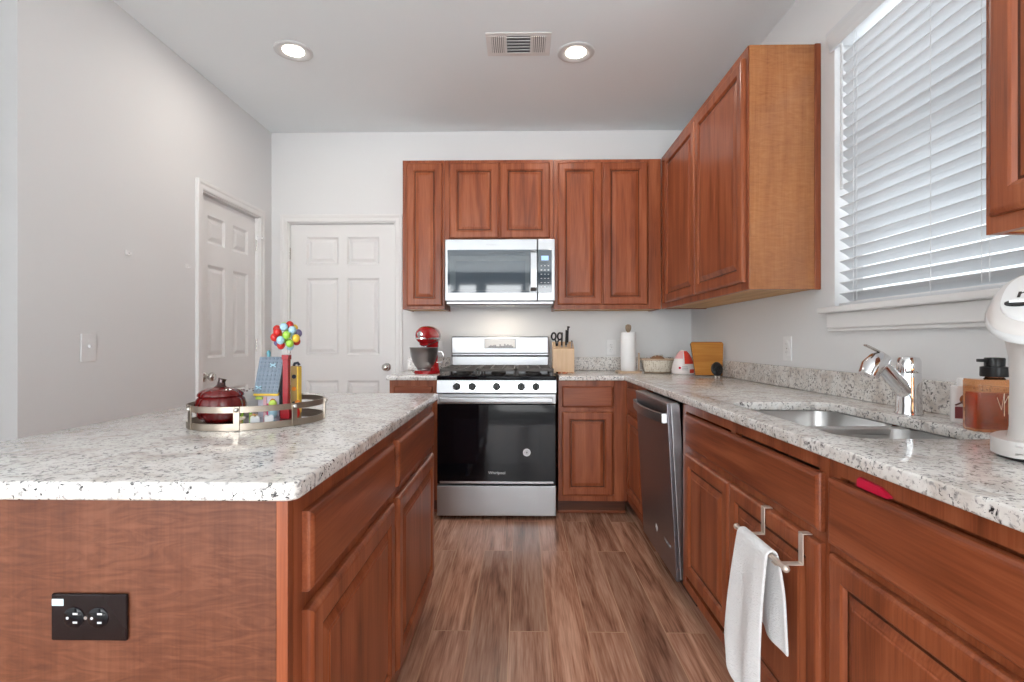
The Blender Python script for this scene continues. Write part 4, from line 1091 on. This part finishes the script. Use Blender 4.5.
for s_ in (-1, 1):
    b = MB()
    loop = [q @ Vector((s_ * (0.021 + 0.015 * math.cos(a)) - 0.002, 0, 0.072 + 0.025 * math.sin(a))) for a in [2 * PI * k / 18 for k in range(18)]]
    b.tube(loop, 0.0062, 8, closed=True); b.tube([q @ Vector((s_ * 0.003, 0, 0.002)), q @ Vector((s_ * 0.005, 0, 0.030)), q @ Vector((s_ * 0.014, 0, 0.050))], 0.0055, 8)
    b.build('handle', M['black'], sc_, smooth=50)
b = MB(); b.cyl(q @ Vector((0, -0.006, 0.026)), q @ Vector((0, 0.006, 0.026)), 0.004, seg=10); b.build('pivot', M['steel'], sc_)
# copper spoons in front of the block
cp = thing('measuring_spoons', 'small copper spoons lying in front of the knife block', 'spoons', (0.285, 3.462, CZ), 0.1)
for k, (x, y, r_) in enumerate(((-0.030, 0, 0.020), (0.006, -0.010, 0.017), (0.024, 0.014, 0.014))):
    b = MB(); b.lathe([(0.002, 0.0), (r_ * 0.6, 0.002), (r_, r_ * 0.7), (r_ * 0.94, r_ * 0.7), (r_ * 0.5, 0.004), (0.002, 0.003)], 18, (x, y, 0)); s1 = b.build('spoon', M['copper'], cp, smooth=50)
    b = MB(); b.tube([(x + r_ * 0.9, y, r_ * 0.66), (x + 0.04, y + 0.004 * k, r_ * 0.66), (x + 0.062, y + 0.006 * k, r_ * 0.30)], 0, flat=(0.007, 0.0022)); b.build('handle', M['copper'], s1)

# paper towel on its stand
ph_ = thing('paper_towel_holder', 'pale wooden upright paper towel stand on the back worktop', 'paper towel holder', (0.752, 3.60, CZ))
b = MB(); b.prism(rrect(-0.080, -0.070, 0.080, 0.070, 0.010), 0, 0.014, bevel=0.003); b.build('base', M['palewood'], ph_)
b = MB(); b.cyl((0, 0, 0.014), (0, 0, 0.292), 0.0085); b.build('rod', M['palewood'], ph_, smooth=40)
b = MB(); b.lathe([(0.009, 0.286), (0.017, 0.296), (0.021, 0.313), (0.019, 0.330), (0.010, 0.338), (0.002, 0.339)], 20); b.build('finial', M['knobwood'], ph_, smooth=50)
b = MB(); b.box((0.068, -0.010, 0.014), (0.078, 0.010, 0.140), 0.003); b.build('side_arm', M['palewood'], ph_)
pr = thing('paper_towel_roll', 'white paper towel roll on the wooden stand', 'paper towel', (0.752, 3.60, CZ + 0.0145))
b = MB(); b.lathe([(0.019, 0.0), (0.050, 0.0), (0.052, 0.003), (0.052, 0.264), (0.050, 0.267), (0.019, 0.267)], 40, cap=False)
for i in range(40): pass
b.build('paper', M['paper'], pr, smooth=40)
b = MB(); b.lathe([(0.0188, 0.001), (0.0188, 0.266), (0.0165, 0.266), (0.0165, 0.001)], 28, cap=False); b.build('core', M['palewood'], pr, smooth=40)

# woven basket with a loaf
bs = thing('basket', 'cream woven oval basket right of the paper towel', 'basket', (0.955, 3.60, CZ))
n = 48; b = MB(); b.lathe([(0.078, 0.0), (0.088, 0.004), (0.102, 0.050), (0.112, 0.092), (0.107, 0.092), (0.096, 0.050), (0.082, 0.010), (0.004, 0.008)], n, sx=1.0, sy=0.72); b.build('bowl', M['woven'], bs, smooth=50)
b = MB(); b.tube([(0.1125 * math.cos(2 * PI * i / 40), 0.081 * math.sin(2 * PI * i / 40), 0.094) for i in range(40)], 0.0058, 8, closed=True); b.build('rim', M['palewood'], bs, smooth=50)
b = MB(); b.tube([(0.088 * math.cos(2 * PI * i / 40), 0.0635 * math.sin(2 * PI * i / 40), 0.005) for i in range(40)], 0.005, 8, closed=True); b.build('foot_ring', M['knobwood'], bs, smooth=50)
for s_ in (-1, 1):
    b = MB(); b.tube([(s_ * 0.106, -0.018, 0.090), (s_ * 0.120, -0.016, 0.098), (s_ * 0.124, 0, 0.099), (s_ * 0.120, 0.016, 0.098), (s_ * 0.106, 0.018, 0.090)], 0.005, 8); b.build('handle', M['knobwood'], bs, smooth=50)
ba = thing('bread_loaf', 'brown loaf showing over the rim of the cream basket', 'bread', (0.955, 3.60, CZ + 0.044))
b = MB(); b.ball((0, 0, 0.040), 0.055, 24, 14, sx=1.0, sy=0.75, sz=0.70)
b.build('crust', M['bread'], ba, smooth=60)
b = MB()
for d in (-0.02, 0.005, 0.03): b.tube([(d, -0.020, 0.0725), (d + 0.004, 0, 0.0795), (d + 0.008, 0.020, 0.0715)], 0.003, 6)
b.build('scoring', TOY['cream'], ba)

# glossy packet (white, red and pink)
pc = thing('food_packet', 'plump glossy white and red plastic packet between basket and cutting board', 'packet', (1.088, 3.455, CZ), -0.15)


def lump(prof, seg, sx, sy, mat, name, parent, a0=0.0, a1=2 * PI, closed=True, off=0.0):
    b = MB(); rings = []
    n = seg if closed else seg + 1
    for r, h in prof:
        rings.append([b.bm.verts.new(((r + off) * math.cos(a0 + (a1 - a0) * i / seg) * sx, (r + off) * math.sin(a0 + (a1 - a0) * i / seg) * sy, h)) for i in range(n)])
    for a, c_ in zip(rings, rings[1:]):
        for i in range(seg): b.bm.faces.new((a[i], a[(i + 1) % n], c_[(i + 1) % n], c_[i]))
    if closed: b.bm.faces.new(rings[0][::-1]); b.bm.faces.new(rings[-1])
    return b.build(name, mat, parent, smooth=60)


bag = [(0.066, 0.0), (0.074, 0.010), (0.075, 0.035), (0.068, 0.070), (0.056, 0.105), (0.040, 0.135), (0.022, 0.155), (0.006, 0.163)]
lump(bag, 40, 1.0, 0.62, M['pouchwhite'], 'pouch', pc)
lump(bag[3:7], 14, 1.0, 0.62, M['pouchred'], 'red_print', pc, -PI / 2 + 0.05, 0.15, False, 0.0012)
lump(bag[4:7], 10, 1.0, 0.62, M['pouchpink'], 'pink_print', pc, -PI + 0.2, -PI / 2 - 0.1, False, 0.0012)
lump(bag[1:3], 8, 1.0, 0.62, M['pouchred'], 'lower_red_print', pc, -PI / 2 + 0.5, -0.5, False, 0.0012)
b = MB(); b.cyl((-0.028, -0.0445, 0.045), (-0.028, -0.0475, 0.044), 0.008, seg=14); b.build('round_logo', M['redplastic'], pc)
b = MB()
for k in range(3): b.box((-0.014, -0.0475, 0.050 - 0.010 * k), (0.024, -0.0460, 0.053 - 0.010 * k))
b.build('printed_lines', M['greyprint'], pc)

# cutting board leaning on the side wall corner
cb_ = thing('cutting_board', 'bamboo cutting board leaning in the corner behind the black brush', 'cutting board', (1.176, 3.225, CZ + 0.004), math.radians(-3))
q = Matrix.Rotation(math.radians(-13), 3, 'X')
bo = [(-0.082, 0.004), (0.080, 0.004), (0.100, 0.206), (0.094, 0.214), (-0.092, 0.214), (-0.099, 0.206)]
b = MB(); b.prism(bo, -0.008, 0.008, (Matrix.Rotation(math.radians(-13), 4, 'X') @ Matrix.Rotation(PI / 2, 4, 'X'))); b.build('board', M['bamboo'], cb_)
b = MB(); b.tube([q @ Vector((x, 0, z)) for x, z in bo], 0.0045, 8, closed=True); b.build('edge_band', M['boardedge'], cb_, smooth=40)
# black round brush in front of it
bh = thing('dish_brush', 'black round dish brush leaning on the cutting board', 'brush', (1.172, 3.085, CZ), 0.2)
q = Matrix.Rotation(math.radians(72), 3, 'X')
b = MB(); b.lathe([(0.036, -0.010), (0.043, -0.004), (0.044, 0.006), (0.036, 0.012), (0.004, 0.014)], 28, (0, 0, 0.054), Matrix.Rotation(0.35, 3, 'Y') @ q, 0.86, 1.0); b.build('head', M['black'], bh, smooth=50)
b = MB()
for k in range(26):
    a = 2.4 * k; r_ = 0.006 * math.sqrt(k)
    p = Matrix.Rotation(0.35, 3, 'Y') @ q @ Vector((0.9 * r_ * math.cos(a), r_ * math.sin(a), 0.013)); d = Matrix.Rotation(0.35, 3, 'Y') @ q @ Vector((0, 0, 0.010))
    b.cyl(Vector((0, 0, 0.054)) + p, Vector((0, 0, 0.054)) + p + d, 0.0022, seg=6)
b.build('bristles', M['black'], bh)
for sx in (-0.010, 0.012):
    b = MB(); b.cyl((sx, -0.004, 0.0), (sx, -0.002, 0.016), 0.004, seg=10); b.build('foot', M['plastic'], bh)

# ------------------------------------------------------------------ by the sink
sp_ = thing('soap_dispenser', 'amber glass soap bottle with black pump beside the faucet', 'soap dispenser', (1.176, 1.292, CZ), math.radians(-10))
b = MB(); b.prism(rrect(-0.0555, -0.030, 0.0555, 0.030, 0.010), 0.0, 0.128, bevel=0.004); b.lathe([(0.022, 0.128), (0.0185, 0.132), (0.0185, 0.140)], 24); b.build('bottle', M['amber'], sp_, smooth=35)
b = MB(); b.prism(rrect(-0.0500, -0.0245, 0.0500, 0.0245, 0.007), 0.006, 0.095, bevel=0.003); b.build('liquid_soap', M['soap'], sp_, smooth=35)
b = MB(); b.lathe([(0.0275, 0.134), (0.0285, 0.138), (0.0280, 0.158), (0.020, 0.160)], 28); b.build('collar', M['black'], sp_, smooth=40)
b = MB(); b.lathe([(0.020, 0.159), (0.0205, 0.178), (0.019, 0.181), (0.004, 0.182)], 28); b.box((-0.036, -0.008, 0.170), (-0.010, 0.008, 0.178), 0.002); b.build('pump_head', M['black'], sp_, smooth=40)
et = MB()
et.tube([(-0.014, -0.0306, 0.085), (-0.005, -0.0306, 0.055), (0.001, -0.0306, 0.095), (0.001, -0.0306, 0.040)], 0.0008, 6); et.tube([(0.001, -0.0306, 0.070), (0.010, -0.0306, 0.090), (0.010, -0.0306, 0.045), (0.022, -0.0306, 0.040)], 0.0008, 6)
et.build('etched_lines', TOY['cream'], sp_)
lb = thing('lotion_bottle', 'small pale bottle with maroon label behind the amber soap bottle', 'bottle', (1.206, 1.420, CZ), math.radians(-25))
b = MB(); b.prism(rrect(-0.026, -0.016, 0.026, 0.016, 0.012), 0.0, 0.100, bevel=0.004); b.build('body', M['ceramic'], lb, smooth=40)
b = MB(); b.lathe([(0.012, 0.099), (0.012, 0.118), (0.010, 0.121), (0.002, 0.122)], 20); b.build('cap', M['plastic'], lb, smooth=40)
b = MB(); b.prism(rrect(-0.0205, -0.0005, 0.0205, 0.0005, 0.0004), 0.012, 0.044, Matrix.Translation((0, -0.0164, 0))); b.build('maroon_label', plain('maroon_label', (0.22, 0.055, 0.06), 0.4), lb)
b = MB(); b.lathe([(0.0145, 0), (0.0145, 0.001)], 20, (0.004, -0.0158, 0.064), Matrix.Rotation(PI / 2, 3, 'X')); b.build('round_emblem', plain('brown_emblem', (0.30, 0.11, 0.03), 0.4), lb)
b = MB(); b.tube([(-0.020, -0.0172, 0.048), (-0.006, -0.0172, 0.056), (0.002, -0.0172, 0.066)], 0.0022, 6); b.build('emblem_ribbon', M['speckle'], lb)

# white drink machine, front towards the viewer
dm = thing('drink_machine', 'white countertop drink machine with overhanging head by the right frame edge', 'drink machine', (1.008, 0.983, CZ), math.radians(-52))
b = MB(); b.prism([(0.090 * math.cos(a), 0.105 * math.sin(a) + (-0.0 if math.sin(a) < 0 else 0.02)) for a in [2 * PI * i / 40 for i in range(40)]], 0.006, 0.036, bevel=0.010); b.build('base', M['applwhite'], dm, smooth=50)
b = MB(); b.prism([(0.082 * math.cos(a), 0.097 * math.sin(a) + (-0.0 if math.sin(a) < 0 else 0.02)) for a in [2 * PI * i / 40 for i in range(40)]], 0.0, 0.006); b.build('base_gasket', M['black'], dm)
b = MB()
secs = [(0.034, 0.068, 0.090, 0.008, 0), (0.055, 0.064, 0.086, 0.006, 0), (0.140, 0.063, 0.085, 0.006, 0), (0.185, 0.065, 0.087, 0.005, 0.15), (0.208, 0.072, 0.088, 0.004, 0.6), (0.222, 0.080, 0.098, 0.0, 1.0)]
rings = []
for z, rx, ry, cy, ks in secs:
    rings.append([b.bm.verts.new((rx * math.cos(2 * PI * i / 40), ry * math.sin(2 * PI * i / 40) + cy, z + ks * 0.6 * (ry * math.sin(2 * PI * i / 40) + cy + 0.10))) for i in range(40)])
for a, c_ in zip(rings, rings[1:]):
    for i in range(40): b.bm.faces.new((a[i], a[(i + 1) % 40], c_[(i + 1) % 40], c_[i]))
b.bm.faces.new(rings[0][::-1]); b.bm.faces.new(rings[-1]); b.build('column', M['applwhite'], dm, smooth=50)
# head: rounded wedge, top face rising to the back
tilt = math.radians(31)


def hring(rx, ry, z, ks, cy=0.0, n=44):
    out = []
    for i in range(n):
        a = 2 * PI * i / n; x, y = rx * math.copysign(abs(math.cos(a)) ** 0.8, math.cos(a)), ry * math.copysign(abs(math.sin(a)) ** 0.8, math.sin(a)) + cy
        out.append((x, y, z + (y + 0.10) * math.tan(tilt) * ks))
    return out


def hskin(name, specs, mat, parent, cap0=True):
    b = MB(); rg_ = [[b.bm.verts.new(p) for p in hring(*sp)] for sp in specs]; n = len(rg_[0])
    for a, c_ in zip(rg_, rg_[1:]):
        for i in range(n): b.bm.faces.new((a[i], a[(i + 1) % n], c_[(i + 1) % n], c_[i]))
    if cap0: b.bm.faces.new(rg_[0][::-1])
    b.bm.faces.new(rg_[-1]); return b.build(name, mat, parent, smooth=50)


hskin('lip', [(0.088, 0.106, 0.219, 1), (0.094, 0.112, 0.222, 1), (0.096, 0.114, 0.230, 1), (0.093, 0.111, 0.236, 1)], M['appgrey'], dm)
hdm = hskin('head', [(0.0925, 0.1105, 0.2362, 1), (0.090, 0.108, 0.243, 1), (0.083, 0.101, 0.249, 1), (0.070, 0.088, 0.252, 1), (0.040, 0.05, 0.253, 1)], M['applwhite'], dm)
hskin('face_plate', [(0.074, 0.093, 0.2505, 1), (0.073, 0.092, 0.2545, 1), (0.070, 0.089, 0.2553, 1), (0.03, 0.03, 0.2553, 1)], M['plastic'], hdm)
Q = Matrix.Rotation(tilt, 3, 'X')


def on_plate(x, y, dz=0.0): return Vector((x, y, 0.2558 + (y + 0.10) * math.tan(tilt) + dz))


b = MB(); b.lathe([(0.019, 0), (0.019, 0.0025), (0.016, 0.003)], 28, on_plate(-0.046, -0.036), Q, 1.0, 0.62); ov = b.build('oval_badge', M['black'], hdm, smooth=40)
b = MB(); b.box(on_plate(-0.058, -0.038, 0.003), on_plate(-0.034, -0.034, 0.0062)); b.build('badge_lettering', M['whiteprint'], ov)
text('maker_lettering', 'r', 0.050, M['print'], hdm, on_plate(-0.044, -0.002, 0.0008), (tilt, 0, 0))

# ------------------------------------------------------------------ over-door towel bar and towel
tb = thing('towel_bar', 'over-the-door steel towel bar on the sink cabinet door', 'towel bar', (0, 0, 0))
DX = RX - DT; DZ = 0.676
for yy in (1.4215, 1.230):
    b = MB(); y0, y1 = yy - 0.010, yy + 0.010
    b.box((DX - 0.006, y0, DZ + 0.0008), (DX + 0.0175, y1, DZ + 0.0036), 0.001)
    b.box((DX - 0.0062, y0, DZ - 0.072), (DX - 0.0032, y1, DZ + 0.0036), 0.001)
    b.box((0.600, y0, DZ - 0.072), (DX - 0.0032, y1, DZ - 0.0692), 0.001)
    b.build('bracket', M['bracket'], tb)
BZ = DZ - 0.061
b = MB(); b.cyl((0.605, 1.182, BZ), (0.605, 1.445, BZ), 0.0065, seg=16); br_ = b.build('bar', M['bracket'], tb, smooth=40)
for yy in (1.180, 1.447):
    b = MB(); b.ball((0.605, yy, BZ), 0.0088, 14, 10); b.build('end_cap', M['bracket'], br_, smooth=60)
tw = MB(); NU, NV = 26, 64
grid = []
Lf, Lb = 0.40, 0.235
for j in range(NV + 1):
    v = j / NV; sarc = v * (Lf + Lb + 0.05)
    row = []
    for i in range(NU + 1):
        u = i / NU
        # path over the bar: front drop, arc, back drop
        if sarc < Lf:
            d = Lf - sarc; f = d / Lf
            x = 0.605 - 0.0135 - 0.020 * math.sin(min(1, f * 1.3) * PI / 2) - 0.012 * f * math.sin(u * 9 + 1.2); z = BZ - d
            y1_ = 1.243 + 0.006 * f
            y0_ = 1.409 + 0.018 * f - 0.055 * max(0, f - 0.78) / 0.22 * 0.5
            z += -0.010 * f * math.sin(u * PI) + (0.040 * max(0, 0.35 - u) / 0.35 * f)
        elif sarc < Lf + 0.05:
            a = PI * (sarc - Lf) / 0.05
            x = 0.605 - 0.0135 * math.cos(a); z = BZ + 0.0135 * math.sin(a); y0_, y1_ = 1.409, 1.243
        else:
            d = sarc - Lf - 0.05; f = d / Lb
            x = 0.605 + 0.0135 + 0.012 * math.sin(min(1, f * 2) * PI / 2) + 0.006 * f * math.sin(u * 8); z = BZ - d
            y0_, y1_ = 1.409 - 0.02 * f, 1.243 - 0.012 * f
            z += 0.020 * f * (1 - u)
        y = y0_ + (y1_ - y0_) * u
        row.append(tw.bm.verts.new((x, y, z)))
    grid.append(row)
for j in range(NV):
    for i in range(NU): tw.bm.faces.new((grid[j][i], grid[j][i + 1], grid[j + 1][i + 1], grid[j + 1][i]))
two = tw.build('hand_towel', M['terry'], smooth=80)
md_ = two.modifiers.new('thick', 'SOLIDIFY'); md_.thickness = 0.007; md_.offset = 0
md2 = two.modifiers.new('round', 'SUBSURF'); md2.levels = 1; md2.render_levels = 1
tag(two, 'white terry hand towel hanging over the steel bar', 'towel')
# red tab caught at the drawer top
rt = thing('drawer_tab', 'bright red plastic tab sticking out above the right drawer front', 'tab', (RX - 0.0045, 1.005, 0.8505), -PI / 2)
b = MB(); b.prism([(-0.048, -0.011), (0.036, -0.011), (0.048, -0.006), (0.020, 0.006), (-0.040, 0.010), (-0.048, 0.004)], -0.004, 0.004, Matrix.Rotation(PI / 2, 4, 'X'), 0.0015); b.build('tab', M['redplastic'], rt)
